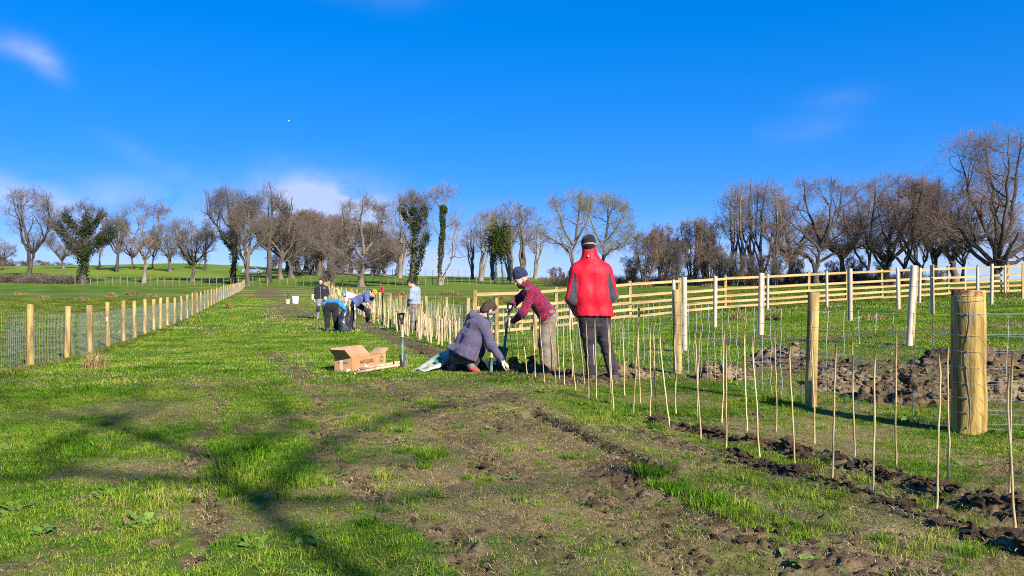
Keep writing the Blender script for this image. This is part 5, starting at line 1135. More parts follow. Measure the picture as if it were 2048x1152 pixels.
# ------------------------------------------------------------------ far away: car, bird
def car():
    d = 150; g = at_d(505, d); t = empty('parked_car', g, 'small blue car parked on the hill behind the dense trees', 'car', None, .25); MBL = mat('blue_paint', (.16, .22, .34), .3, spec=.6); MG = mat('car_glass', (.02, .025, .03), .1, spec=.8)
    def prof(pts, w, name, m):
        q = MB(); n = len(pts); V = [(x, -w/2, z) for x, z in pts]+[(x, w/2, z) for x, z in pts]; q.add(V, [tuple(range(n)), tuple(range(2*n-1, n-1, -1))]+[(i, i+n, (i+1) % n+n, (i+1) % n) for i in range(n)]); return q.build(name, m, t)
    prof([(-1.9, .3), (1.9, .3), (1.95, .7), (1.1, .92), (.5, 1.4), (-1.1, 1.45), (-1.8, 1.0), (-1.95, .7)], 1.65, 'body', MBL); prof([(.95, .93), (.48, 1.34), (-1.05, 1.38), (-1.6, .98)], 1.66, 'window', MG)
    for x in (-1.2, 1.2):
        for y in (-.8, .8):
            q = MB(); q.tube([(x, y-.08, .32), (x, y+.08, .32)], .32, 14); w = q.build('wheel', M_BLACK, t)
            q = MB(); q.tube([(x, y-.085, .32), (x, y+.085, .32)], .17, 10); q.build('rim', M_STEEL, w)
car()
def bird():
    d = 190; c = Vector(((578-CX)/FPX*d, d, zpx(242, d))); m = MB(); m.tube([(-.28, 0, 0), (-.12, 0, .01), (.12, 0, .02), (.26, 0, 0)], [.01, .07, .08, .02], 8)
    for s in (-1, 1): m.add([(.08, 0, .03), (-.08, 0, .03), (-.12, s*.35, .16), (-.2, s*.72, .12), (0, s*.38, .18)], [(0, 1, 2, 4), (4, 2, 3)]); 
    o = m.build('gull', M_WHITE, None, False, (0, 0, 0)); o.location = c; o.rotation_euler = (.2, 0, .5); tag(o, 'white gull flying high in the blue sky', 'bird')
bird()

# ------------------------------------------------------------------ people: smooth figures from blended capsules and ellipsoids
def V3(a): return np.array(a, float)
def nrm(a): a = V3(a); return a/(np.linalg.norm(a)+1e-12)
class Blob:
    def __init__(s, voxel): s.late = False; s.p = []; s.vx = voxel; s.cuts = []; s.noise = None
    def cap(s, a, b, ra, rb, k=.03, g=0): s.p.append(('c', V3(a), V3(b), ra, rb, k, g)); return s
    def ell(s, c, R, rad, k=.02, g=0, sub=False): s.p.append(('e', V3(c), np.array(R, float), V3(rad), sub, k, g)); return s
    def chain(s, pts, rs, k=.03, g=0):
        for i in range(len(pts)-1): s.cap(pts[i], pts[i+1], rs[i], rs[i+1], k, g)
        return s
    def cut(s, p, n): s.cuts.append((V3(p), nrm(n))); return s         # keeps the side the normal points away from
    @staticmethod
    def dist(q, X):
        if q[0] == 'c':
            _, a, b, ra, rb, k, g = q; ab = b-a; t = np.clip(((X-a)@ab)/(ab@ab+1e-12), 0, 1)
            return np.linalg.norm(X-a-t[..., None]*ab, axis=-1)-(ra+(rb-ra)*t)
        _, c, R, rad, sub, k, g = q; Y = (X-c)@R.T; k0 = np.linalg.norm(Y/rad, axis=-1); k1 = np.linalg.norm(Y/rad**2, axis=-1)+1e-9
        return k0*(k0-1)/k1
    def box(s, q):
        if q[0] == 'c': return np.minimum(q[1]-q[3], q[2]-q[4]), np.maximum(q[1]+q[3], q[2]+q[4])
        r = q[3].max(); return q[1]-r, q[1]+r
    def field(s):
        lo = np.min([s.box(q)[0] for q in s.p if not (q[0] == 'e' and q[4])], 0)-4*s.vx; hi = np.max([s.box(q)[1] for q in s.p if not (q[0] == 'e' and q[4])], 0)+4*s.vx
        n = np.ceil((hi-lo)/s.vx).astype(int)+1; ax = [lo[i]+np.arange(n[i])*s.vx for i in range(3)]
        D = np.full(n, .25); order = [q for q in s.p if not (s.late and q[6] == 1)]; order = order+[None]+[q for q in s.p if s.late and q[6] == 1]
        for q in order:
            if q is None:
                if s.cuts:
                    X = np.stack(np.meshgrid(*ax, indexing='ij'), -1)
                    for p, nn in s.cuts: D = np.maximum(D, (X-p)@nn)
                continue
            k = q[5]; a, b = s.box(q); pad = k+3*s.vx
            i0 = np.clip(np.floor((a-pad-lo)/s.vx).astype(int), 0, n-1); i1 = np.clip(np.ceil((b+pad-lo)/s.vx).astype(int)+1, 1, n)
            if (i1 <= i0).any(): continue
            X = np.stack(np.meshgrid(*[ax[i][i0[i]:i1[i]] for i in range(3)], indexing='ij'), -1); d = s.dist(q, X); sl = tuple(slice(i0[i], i1[i]) for i in range(3)); o = D[sl]
            if q[0] == 'e' and q[4]:
                h = np.clip(.5-.5*(o+d)/k, 0, 1); D[sl] = o*(1-h)-d*h+k*h*(1-h)
            else:
                h = np.clip(.5+.5*(o-d)/k, 0, 1); D[sl] = o*(1-h)+d*h-k*h*(1-h)
        if s.noise:
            X = np.stack(np.meshgrid(*ax, indexing='ij'), -1)
            if s.noise:
                near = np.abs(D) < .06
                amp, fr = s.noise; Y = X[near]; D[near] += amp*(vn3(Y*np.array(fr), 3)-.5)*2+amp*.6*(vn3(Y*np.array(fr)*2.3+7, 5)-.5)*2
        return D, lo
    def mesh(s):
        D, lo = s.field(); ins = D < 0
        A = [D[i:D.shape[0]-1+i, j:D.shape[1]-1+j, k:D.shape[2]-1+k] for i in (0, 1) for j in (0, 1) for k in (0, 1)]
        B = sum((a < 0).astype(np.int8) for a in A); act = (B > 0) & (B < 8); ijk = np.argwhere(act)
        val = np.stack([a[act] for a in A], 1); crn = np.array([(i, j, k) for i in (0, 1) for j in (0, 1) for k in (0, 1)], float)
        P = np.zeros((len(ijk), 3)); cnt = np.zeros(len(ijk))
        for a in range(8):
            for b in range(a+1, 8):
                if np.abs(crn[a]-crn[b]).sum() != 1: continue
                m = (val[:, a] < 0) != (val[:, b] < 0); t = val[m, a]/(val[m, a]-val[m, b]); P[m] += crn[a]+(crn[b]-crn[a])*t[:, None]; cnt[m] += 1
        P = (P/cnt[:, None]+ijk)*s.vx+lo
        idx = np.full(act.shape, -1, int); idx[act] = np.arange(len(ijk)); F = []
        for ax in range(3):
            sl0 = [slice(None)]*3; sl1 = [slice(None)]*3; sl0[ax] = slice(0, -1); sl1[ax] = slice(1, None)
            a, b = ins[tuple(sl0)], ins[tuple(sl1)]; e = np.argwhere(a != b); o1, o2 = [(1, 2), (2, 0), (0, 1)][ax]
            e = e[(e[:, o1] > 0) & (e[:, o2] > 0) & (e[:, o1] < act.shape[o1]) & (e[:, o2] < act.shape[o2])]
            if not len(e): continue
            d1 = np.zeros(3, int); d1[o1] = 1; d2 = np.zeros(3, int); d2[o2] = 1
            q = np.stack([idx[tuple((e-d1-d2).T)], idx[tuple((e-d2).T)], idx[tuple(e.T)], idx[tuple((e-d1).T)]], 1)
            f = ~a[tuple(e.T)]; q[f] = q[f][:, ::-1]; F.append(q)
        F = np.concatenate(F); F = F[(F >= 0).all(1)]
        return P, F
    def group_of(s, X):
        best = np.full(len(X), 1e9); g = np.zeros(len(X), int)
        for q in s.p:
            if q[0] == 'e' and q[4]: continue
            d = s.dist(q, X); m = d < best; best[m] = d[m]; g[m] = q[6]
        return g
    def build(s, name, mats, parent, origin, pick=None):
        P, F = s.mesh(); mats = mats if isinstance(mats, (list, tuple)) else [mats]
        # one smoothing pass
        me = np_mesh(name, P-V3(origin), F, mats, True)
        if pick is not None: c = P[F].mean(1); me.polygons.foreach_set('material_index', np.ascontiguousarray(pick(c, s.group_of(c)), np.int32))
        return link(name, me, parent)

def cloth(name, c, c2, scale=14, bump=.35, bscale=40, rough=.85, sheen=.15, stretch=None, lo=.35, hi=.65, spec=.2): return mat(name, c, rough, col2=c2, scale=scale, bump=bump, bscale=bscale, sheen=sheen, stretch=stretch, lo=lo, hi=hi, spec=spec)
M_SKIN = mat('skin', (.52, .27, .185), .55, col2=(.60, .34, .25), scale=9, spec=.35)
M_LIP = mat('lips', (.40, .13, .11), .5)
M_HAIRB = mat('brown_hair', (.026, .015, .009), .7, col2=(.075, .043, .025), scale=40, bump=.6, bscale=120)
M_HAIRD = mat('dark_hair', (.012, .010, .009), .7, col2=(.035, .026, .02), scale=40, bump=.6, bscale=120)
M_GLOVE = cloth('pale_glove', (.60, .44, .24), (.78, .66, .46), 18)
M_BOOT = mat('muddy_boot', (.05, .03, .02), .8, col2=(.16, .10, .065), scale=12)
M_SHOED = mat('dark_shoe', (.02, .02, .022), .7, col2=(.09, .075, .065), scale=14)
M_SOLER = mat('red_sole', (.50, .07, .06), .7); M_SOLED = mat('dark_sole', (.02, .02, .02), .8); M_SOLEW = mat('white_sole', (.62, .62, .58), .6)

def plaid_material():
    m = cloth('red_navy_plaid', (.5, .01, .03), (.5, .01, .03)); nt = m.node_tree; N, L = nt.nodes, nt.links; b = N['Principled BSDF']
    tc = N.new('ShaderNodeTexCoord'); mp = N.new('ShaderNodeMapping'); mp.inputs['Rotation'].default_value = (0, -.55, .5); L.new(tc.outputs['Object'], mp.inputs[0]); sp_ = N.new('ShaderNodeSeparateXYZ')
    nz = N.new('ShaderNodeTexNoise'); nz.inputs['Scale'].default_value = 5; L.new(tc.outputs['Object'], nz.inputs[0]); mx0 = N.new('ShaderNodeMixRGB'); mx0.blend_type = 'ADD'; mx0.inputs[0].default_value = .05; L.new(mp.outputs[0], mx0.inputs[1]); L.new(nz.outputs['Color'], mx0.inputs[2]); L.new(mx0.outputs[0], sp_.inputs[0])
    def band(o, f, w):
        a = N.new('ShaderNodeMath'); a.operation = 'MULTIPLY'; L.new(o, a.inputs[0]); a.inputs[1].default_value = f
        c = N.new('ShaderNodeMath'); c.operation = 'FRACT'; L.new(a.outputs[0], c.inputs[0]); d = N.new('ShaderNodeMath'); d.operation = 'LESS_THAN'; L.new(c.outputs[0], d.inputs[0]); d.inputs[1].default_value = w; return d.outputs[0]
    hz, vt, v2 = band(sp_.outputs[2], 27, .40), band(sp_.outputs[0], 22, .34), band(sp_.outputs[1], 22, .34)
    mx = N.new('ShaderNodeMath'); mx.operation = 'ADD'; L.new(vt, mx.inputs[0]); L.new(v2, mx.inputs[1]); mx.use_clamp = True
    s = N.new('ShaderNodeMath'); s.operation = 'MULTIPLY_ADD'; L.new(mx.outputs[0], s.inputs[0]); s.inputs[1].default_value = .42
    h = N.new('ShaderNodeMath'); h.operation = 'MULTIPLY'; L.new(hz, h.inputs[0]); h.inputs[1].default_value = .5; L.new(h.outputs[0], s.inputs[2])
    r = N.new('ShaderNodeValToRGB'); e = r.color_ramp.elements; e[0].color = (.31, .005, .026, 1); e[1].position = .95; e[1].color = (.012, .012, .045, 1); k = e.new(.45); k.color = (.16, .007, .032, 1)
    L.new(s.outputs[0], r.inputs[0]); L.new(r.outputs[0], b.inputs['Base Color']); return m

def hand(B, w, d, n, side, curl, s=1.0, r=.0095, g=0):
    """palm and five fingers rooted at the wrist: d along the hand, n out of the back of the hand, the thumb on `side`"""
    w = V3(w); d = nrm(d); n = nrm(V3(n)-(V3(n)@d)*d); t = np.cross(d, n)*side
    for q in (-.55, 0, .55): B.cap(w+d*.012*s+t*q*.03*s, w+d*.085*s+t*q*.058*s, .016*s, .0135*s, .012, g)
    for i, (o, L_) in enumerate(((.95, .074), (.32, .083), (-.32, .077), (-.95, .060))):
        p = w+d*.088*s+t*o*.031*s; a = curl*(.75+.09*i); dr = d+t*o*.06
        for j, (f, rr) in enumerate(((.45, 1.0), (.31, .92), (.24, .8))):
            ang = a*(.75 if j == 0 else 1.0); c, si = math.cos(ang), math.sin(ang); nn = -n; dr2 = nrm(dr*c+nn*si); n_ = nrm(np.cross(np.cross(dr2, n), dr2))
            q = p+dr2*L_*f*s; B.cap(p, q, r*s*rr, r*s*rr*.92, .004, g); p = q; n = n_ if (n_@n) > -.2 else n; dr = dr2
        n = nrm(V3(np.cross(t, d)*side)) if side else n
    p = w+d*.022*s+t*.026*s; q = p+nrm(d*.62+t*.7-n*.25)*.045*s; u = q+nrm(d*.9+t*.18-n*.35*max(.3, curl))*.034*s; v = u+nrm(d*.9-n*.5*max(.3, curl)-t*.1)*.026*s
    B.cap(p, q, .0155*s, .0125*s, .01, g); B.cap(q, u, .0115*s, .0105*s, .005, g); B.cap(u, v, .0103*s, .009*s, .004, g)

def frame(up, face):
    f = nrm(face); u = V3(up)-(V3(up)@f)*f; u = nrm(u); r = np.cross(f, u); return r, f, u     # right, forward, up
def head_blob(B, c, up, face, s=1.0, g=0):
    r, f, u = frame(up, face); c = V3(c); R = np.array([r, f, u])
    P = lambda a, b, h: c+(r*a+f*b+u*h)*s
    B.ell(P(0, -.008, .028), R, V3((.077, .096, .096))*s, .02, g); B.ell(P(0, .028, -.025), R, V3((.064, .072, .10))*s, .02, g)
    B.cap(P(-.035, .045, -.082), P(.035, .045, -.082), .028*s, .028*s, .02, g); B.cap(P(0, .07, -.098), P(0, .072, -.094), .022*s, .02*s, .02, g)
    B.cap(P(-.035, .083, .022), P(.035, .083, .022), .014*s, .014*s, .015, g)
    for q in (-1, 1):
        B.ell(P(q*.031, .098, .002), R, V3((.018, .014, .012))*s, .012, g, True); B.ell(P(q*.031, .083, .001), R, V3((.013, .012, .012))*s, .004, g)
        B.ell(P(q*.045, .070, -.03), R, V3((.022, .022, .02))*s, .02, g)
        B.ell(P(q*.078, -.008, -.008), R, V3((.010, .020, .032))*s, .006, g); B.ell(P(q*.086, .0, -.004), R, V3((.006, .010, .016))*s, .005, g, True)
    B.cap(P(0, .093, .008), P(0, .112, -.030), .009*s, .0135*s, .01, g); B.cap(P(-.010, .100, -.032), P(.010, .100, -.032), .009*s, .009*s, .006, g)
    B.cap(P(-.018, .088, -.062), P(.018, .088, -.062), .008*s, .008*s, .008, g); B.cap(P(-.014, .086, -.073), P(.014, .086, -.073), .0085*s, .0085*s, .008, g)
    return P, R

def person(label, o, J, st):
    """o: point on the ground; J: joints (world); st: style. Parts: body, top, trousers, shoes, hat or hair, gloves"""
    t = empty('person', o, label, 'person'); s = st.get('s', 1.0); vx = st.get('vx', .012); J = {k: V3(v) for k, v in J.items()}
    nb = J['neck']; pel = (J['hipL']+J['hipR'])/2; shm = (J['shL']+J['shR'])/2
    ax = nrm(J['shR']-J['shL']); axh = nrm(J['hipR']-J['hipL'])
    # the body: one continuous skin surface from crown to toes
    B = Blob(vx*.9)
    P, R = head_blob(B, J['head'], st['up'], st['face'], s)
    B.cap(P(0, -.018, -.055), nb, .055*s, .058*s, .03); B.cap(nb, shm, .058*s, .075*s, .04)
    for q in ('L', 'R'):
        sg = -1 if q == 'L' else 1
        B.cap(shm, J['sh'+q]*.8+shm*.2, .07*s, .05*s, .04); B.chain([J['sh'+q], J['el'+q], J['wr'+q]], [.048*s, .038*s, .027*s], .02, 1)
        B.cap(J['sh'+q]*.45+shm*.55, J['hip'+q]*.7+pel*.3, .095*s, .10*s, .05); B.chain([J['hip'+q], J['kn'+q], J['an'+q]], [.082*s, .055*s, .036*s], .03)
        B.cap(J['an'+q], J['toe'+q], .035*s, .028*s, .02)
        hd = st.get('hand'+q)
        if hd and not st.get('gloves'): hand(B, J['wr'+q], hd[0], hd[1], hd[2], hd[3], s*1.02, .0105 if vx > .012 else .0098, 2)
        else: d_ = nrm(J['wr'+q]-J['el'+q]); B.cap(J['wr'+q], J['wr'+q]+d_*.05*s, .025*s, .028*s, .02, 2)
    B.build('body', [M_SKIN], t, o)
    if st.get('gloves'):
        for q in ('L', 'R'):
            hd = st.get('hand'+q)
            if not hd: continue
            K = Blob(.0058 if vx < .0115 else .009); hand(K, J['wr'+q], hd[0], hd[1], hd[2], hd[3], s*1.12, .0112); d_ = nrm(hd[0]); K.cap(J['wr'+q]-d_*.035, J['wr'+q]+d_*.02, .034*s, .029*s, .012); K.build('glove', [st['gloves']], t, o)
    # upper garment
    T = Blob(vx); w = st.get('bulk', 1.0); hem = V3(st['hem']) if 'hem' in st else pel; sp_ = nrm(shm-pel)
    lo = pel+(hem-pel)*1.25
    T.cap(nb-sp_*.01, shm, .068*s*w, .085*s*w, .05)
    for q in ('L', 'R'):
        ct = J['sh'+q]*.48+shm*.52; cw = (J['hip'+q]*.55+J['sh'+q]*.45)*.62+((pel+shm)/2)*.38; cb = J['hip'+q]*.9+pel*.1; sd = (J['hip'+q]-pel)
        T.cap(shm+(ct-shm)*.6, J['sh'+q]+(shm-J['sh'+q])*.12, .088*s*w, .066*s*w, .06)
        T.chain([ct-sp_*.03, cw, cb, lo+sd*1.05], [.118*s*w, .113*s*w*st.get('waistw', 1), .118*s*w, .124*s*w*st.get('flare', 1)], .07)
        se = st.get('sleeve', 1.0); a, b, c = J['sh'+q], J['el'+q], J['wr'+q]
        if se >= .9: T.chain([a, b, b+(c-b)*.96], [.072*s*w, .060*s*w, .043*s*w], .035, 1)
        else: T.cap(a, a+(b-a)*se*2, .074*s*w, .068*s*w, .035, 1)
    T.late = True; T.cut(hem, -nrm(st.get('hemn', sp_)))
    if 'hood' in st:
        for q in st['hood']: T.cap(*q)
    if 'collar' in st: T.cap(nb-sp_*.02, nb+(J['head']-nb)*st['collar'], st.get('cb', .074)*s*w, st.get('cr', .066)*s*w, .02, 3)
    if 'traps' in st:
        for q in ('L', 'R'): T.cap(nb-sp_*.02, J['sh'+q]*.8+nb*.2+sp_*.01, st['traps'], st['traps']*.9, .05)
    T.noise = st.get('fold', (.007, (11, 11, 15)))
    T.build(st.get('topname', 'jacket'), st['top'], t, o, st.get('pick'))
    # trousers
    K = Blob(vx); tw = st.get('tw', 1.0); wb = pel+sp_*(st.get('waist', .10)-.05); dn = nrm((J['knL']+J['knR'])/2-pel)
    for q in ('L', 'R'):
        sd = J['hip'+q]-pel
        K.cap(wb+sd*.55, J['hip'+q]*.95+pel*.05, .098*s, .112*s, .06); K.chain([J['hip'+q], J['kn'+q]], [.103*s*tw, .076*s*tw], .045, 1)
        an = J['an'+q]; K.cap(J['kn'+q], an+(J['kn'+q]-an)*.06, .076*s*tw, .066*s*tw, .03, 2)
    K.cap(pel+np.array([0, 0, 0]), pel+dn*.06, .11*s, .10*s, .06)
    K.noise = st.get('tfold', (.010, (7, 7, 15)))
    K.build('trousers', st['trousers'], t, o, st.get('tpick'))
    for q in ('L', 'R'):
        an, to = J['an'+q], J['toe'+q]; f = nrm(to-an+np.array([0, 0, .0])); up = V3(st.get('sole'+q, (0, 0, 1))); up = nrm(up-(up@f)*f*0); f = nrm(f-(f@up)*up)
        hl = an-up*.045*s-f*.045*s; L_ = .245*s; Z = Blob(.008 if vx < .013 else .012)
        Z.chain([hl, hl+f*.09*s, hl+f*.15*s, hl+f*L_*.85], [.040*s, .045*s, .046*s, .036*s], .02); Z.cap(an+up*.03*s, hl+f*.03*s, .048*s, .044*s, .03); Z.cap(hl+f*.03*s+up*.03*s, hl+f*.13*s+up*.012*s, .045*s, .04*s, .03)
        Z.cut(hl-up*.026*s, -up); sh = Z.build('shoe', [st.get('shoe', M_SHOED)], t, o)
        Z = Blob(.008 if vx < .013 else .012); Z.chain([hl, hl+f*.09*s, hl+f*.15*s, hl+f*L_*.85], [.043*s, .047*s, .049*s, .039*s], .02); Z.cut(hl-up*.022*s, up); Z.cut(hl-up*.044*s, -up); Z.build('sole', [st.get('sole', M_SOLED)], sh, o)
    # head wear
    hv = .0075 if vx < .013 else .011
    if 'hat' in st:
        H = Blob(hv); tilt = st.get('hattilt', .0); H.ell(P(0, -.014, .034+st.get('hath', 0)*.3), R, V3((.090, .110, .108+st.get('hath', 0)))*s, .02)
        u = V3(R[2])+V3(R[1])*tilt; lv = P(0, 0, .028+st.get('hatlow', 0)); H.cut(lv, -nrm(u)); H.noise = st.get('hatfold', (.0025, (30, 30, 30)))
        def hp(c, g, lv=lv, u=nrm(u)): return st['hatpick']((c-lv)@u/s) if 'hatpick' in st else np.zeros(len(c), int)
        h = H.build(st.get('hatname', 'beanie'), st['hat'], t, o, hp if 'hatpick' in st else None)
        Q = Blob(hv); Q.ell(P(0, -.012, .03), R, V3((.096, .114, .10))*s, .02); Q.cut(lv+nrm(u)*.052*s, nrm(u)); Q.cut(lv-nrm(u)*.008*s, -nrm(u))
        Q.build('cuff', st['hat'] if 'hatpick' in st else [st.get('cuff', st['hat'][0])], h, o, hp if 'hatpick' in st else None)
        if 'bobble' in st: Q = Blob(.012); Q.ell(P(0, -.01, .165), R, (.04, .04, .04)); Q.noise = (.01, (30, 30, 30)); Q.build('bobble', [st['bobble']], h, o)
        if 'peak' in st: Q = Blob(.01); Q.cap(P(-.04, .10, .03), P(.04, .10, .03), .022, .022, .02); Q.cap(P(0, .1, .03), P(0, .16, .02), .03, .025, .03); Q.cut(P(0, .1, .038), R[2]); Q.cut(P(0, .1, .022), -V3(R[2])); Q.build('peak', st['hat'], h, o)
    if 'hair' in st:
        H = Blob(hv*.8); H.ell(P(0, -.010, .030), R, V3((.081, .099, .101))*s, .02); top = st.get('hairtop', 0)
        if top: H.ell(P(0, .03, .09), R, V3((.065, .08, .05))*s, .03)
        H.ell(P(0, -.05, -.02), R, V3((.070, .058, .06))*s, .02)
        H.cut(P(0, .062, .045), nrm(V3(R[1])*1.0-V3(R[2])*.95)); H.cut(P(0, -.0, -.075), -V3(R[2])); H.noise = (.004, (45, 45, 45))
        H.ell(P(.088, .015, -.02), R, V3((.02, .035, .045)), .008, 0, True); H.ell(P(-.088, .015, -.02), R, V3((.02, .035, .045)), .008, 0, True)
        H.build('hair', [st['hair']], t, o)
    if 'beard' in st:
        H = Blob(.0075); H.ell(P(0, .04, -.085), R, V3((.062, .062, .05))*s, .02); H.cap(P(-.058, .02, -.05), P(-.05, .05, -.08), .017, .02, .02); H.cap(P(.058, .02, -.05), P(.05, .05, -.08), .017, .02, .02)
        H.cap(P(-.02, .098, -.052), P(.02, .098, -.052), .009, .009, .01); H.ell(P(0, .108, -.068), R, (.018, .012, .009), .006, 0, True); H.cut(P(0, 0, -.04), R[2]); H.noise = (.003, (50, 50, 50)); H.build('beard', [st['beard']], t, o)
    return t, P, R

def PJ(d):
    return lambda px, py, dy=0: np.array([(px-CX)/FPX*(d+dy), d+dy, zpx(py, d+dy)])

# the standing man in red, seen from behind
def red_man():
    g = at(1206, 763); d = g.y; p = PJ(d); o = (g.x, g.y, g.z)
    J = dict(head=p(1177, 492), neck=p(1180, 519), shL=p(1153, 543), shR=p(1211, 543), elL=p(1143, 598, -.04), elR=p(1225, 592, -.04), wrL=p(1155, 628, .17), wrR=p(1213, 606, .2),
             hipL=p(1173, 636), hipR=p(1203, 636), knL=p(1180, 697, .03), knR=p(1214, 697, .02), anL=p(1184, 751, 0), anR=p(1229, 750, 0), toeL=p(1183, 757, .2), toeR=p(1234, 756, .2))
    red = cloth('red_jacket', (.52, .002, .014), (.60, .004, .02), 8, .3, 26, .65, .0, spec=.35); grey = cloth('charcoal_panel', (.035, .033, .045), (.06, .055, .07), 20)
    def pick(c, gr):
        px = CX+c[:, 0]/c[:, 1]*FPX; py = HY-(c[:, 2]-CAMH)/c[:, 1]*FPX; gl = (gr == 1)
        a = gl & (px < 1185) & (px > np.interp(py, [530, 545, 605, 612], [1160, 1149, 1135, 1120])) ; b = gl & (px > 1185) & (px < np.interp(py, [530, 540, 588, 600], [1205, 1218, 1233, 1250]))
        front = c[:, 1] > d+.06
        return np.where((a | b) & ~front | (gl & front & (py > 575)), 1, 0)
    cap = cloth('black_knit', (.005, .005, .006), (.016, .016, .018), 60, .5, 90); pink = cloth('pink_stripe', (.42, .18, .15), (.5, .25, .2), 40); gry = cloth('grey_stripe', (.10, .09, .10), (.15, .14, .15), 40)
    hp = lambda q: np.where((q > .052) & (q < .064), 1, np.where((q > .064) & (q < .072), 2, 0))
    t, P, R = person('person in a red jacket and black knit cap standing with his back turned', o, J, dict(up=(0, -.02, 1), face=(-.12, 1, -.10), vx=.010, bulk=1.13, hem=p(1188, 632), hemn=(0.02, 0, 1), waistw=1.06, flare=.92, collar=.62, cr=.078, cb=.092, traps=.082, top=[red, grey], pick=pick, fold=(.006, (11, 11, 5)),
        trousers=[cloth('charcoal_trousers', (.018, .014, .02), (.04, .033, .042), 10, .5, 22)], tw=1.0, handL=((.5, .6, -.3), (0, 1, .3), 1, .9), handR=((-.5, .6, -.3), (0, 1, .3), -1, .9), hat=[cap, pink, gry], hatpick=hp, hatlow=-.085, hattilt=.1, shoe=M_SHOED, waist=.05))
    q = MB(); c = P(0, -.088, -.085)-np.array(o); 
    q.box((0, 0, 0), (.014, .004, .02)); k = q.build('collar_logo', M_WHITE, t); k.location = Vector(p(1177, 487.5+24, -.115)-np.array(o))
red_man()

def plaid_man():
    d = 10.9; g = at_d(1096, d); p = PJ(d); o = (g.x, g.y, g.z-.05)
    J = dict(head=p(1042, 557), neck=p(1058, 573), shL=p(1064, 587, -.17), shR=p(1058, 581, .18), elL=p(1046, 626, -.27), wrL=p(1027, 642, -.12), elR=p(1036, 599, .18), wrR=p(1025, 613, .02),
             hipL=p(1095, 632, -.085), hipR=p(1097, 630, .10), knL=p(1089, 684, -.12), knR=p(1099, 684, .14), anL=p(1092, 736, -.10), anR=p(1104, 735, .17), toeL=p(1066, 742, -.15), toeR=p(1078, 741, .15))
    khaki = cloth('khaki_trousers', (.13, .10, .075), (.22, .175, .13), 7, .6, 16); navy = cloth('navy_knit', (.012, .012, .045), (.03, .03, .085), 50, .6, 90)
    t, P, R = person('person in a red plaid shirt and navy beanie bending over a spade', o, J, dict(up=(-.42, -.1, .9), face=(-.82, -.35, -.5), vx=.0095, bulk=.98, hem=p(1097, 634), topname='shirt', top=[plaid_material()], collar=.3, fold=(.009, (9, 9, 12)), trousers=[khaki], tw=1.12, tfold=(.010, (7, 7, 12)),
        gloves=M_GLOVE, handL=((-.45, .05, -.15), (-.1, -.9, .4), 1, 1.25), handR=((-.35, -.25, -.12), (-.3, .2, .9), -1, 1.25), hat=[navy], hath=.025, hatlow=-.008, hattilt=-.2, hatfold=(.008, (22, 22, 22)), beard=M_HAIRB, shoe=M_BOOT, waist=.06))
plaid_man()

def kneeler():
    g = at(930, 745); d = g.y; p = PJ(d); o = (g.x, g.y, g.z)
    J = dict(head=p(975, 621, .02), neck=p(960, 635, .02), shR=p(967, 651, -.15), shL=p(945, 646, .15), elR=p(981, 690, -.16), wrR=p(1003, 719, -.12), elL=p(978, 690, .25), wrL=p(1002, 716, .10),
             hipR=p(935, 709, -.10), hipL=p(914, 708, .08), knR=p(967, 692, .16), anR=p(942, 733, -.06), toeR=p(957, 747, .04), knL=p(984, 738, .30), anL=p(911, 737, .22), toeL=p(902, 744, .30))
    hood = cloth('marled_purple_grey', (.052, .044, .082), (.110, .094, .150), 80, .5, 30, stretch=(1, 1, 1.5)); tr = cloth('dark_trousers', (.012, .011, .015), (.03, .027, .036), 10, .5, 20)
    person('person in a purple grey hooded top kneeling with a gloved hand in the soil', o, J, dict(up=(.28, .12, .92), face=(.62, .62, -.52), vx=.0095, bulk=1.10, hem=p(921, 708), hemn=nrm(p(955, 640)-p(922, 709))*1.0, topname='hooded_top', top=[hood], fold=(.009, (10, 10, 10)),
        hood=[(p(945, 629, .0), p(962, 640, -.08), .05, .045, .04), (p(941, 632, .08), p(945, 629, .0), .045, .05, .04), (p(943, 633, .10), p(955, 638, .14), .045, .04, .04)],
        trousers=[tr], gloves=M_GLOVE, handR=((.55, .1, -.55), (.5, -.3, .6), 1, .7), handL=((.5, -.2, -.7), (.5, .3, .6), -1, .7), hair=M_HAIRB, hairtop=1, shoe=cloth('grey_trainer', (.10, .085, .085), (.2, .17, .16), 20), sole=M_SOLER, soleR=(-.55, .62, .55), soleL=(.6, .2, -.2), waist=.02))
kneeler()

def grey_man():
    d = 23.4; g = at_d(829, d); p = PJ(d); o = (g.x, g.y, g.z); gz = float(g.z)
    an = lambda px, dy: np.array([(px-CX)/FPX*(d+dy), d+dy, gz+.09])
    J = dict(head=p(821, 566), neck=p(828, 575), shL=p(823, 582, -.15), shR=p(836, 582, .13), elL=p(821, 597, -.20), elR=p(838, 597, .14), wrL=p(815, 606, -.06), wrR=p(820, 606, .14), hipL=p(826, 610, -.06), hipR=p(834, 610, .07), knL=p(825, 640, -.08), knR=p(834, 640, .08),
             anL=an(824, -.06), anR=an(835, .08), toeL=an(816, .02)-[0, 0, .04], toeR=an(827, .2)-[0, 0, .04])
    person('person in a light grey hooded top standing among the canes with head bowed', o, J, dict(up=(-.5, .3, .8), face=(-.75, .35, -.6), vx=.014, hem=p(830, 608), hemn=(0, 0, 1), topname='hooded_top', top=[cloth('grey_marl', (.17, .21, .27), (.27, .31, .38), 40)], hood=[(p(826, 578, -.1), p(836, 578, .05), .06, .07, .05)], trousers=[cloth('grey_trousers', (.10, .085, .08), (.17, .15, .14), 9)], tw=1.1, hair=M_HAIRD, shoe=M_BOOT,
        handL=((-.4, .3, -.5), (0, -1, .2), 1, .8), handR=((-.5, -.2, -.5), (0, 1, .2), -1, .8), gloves=M_GLOVE))
grey_man()

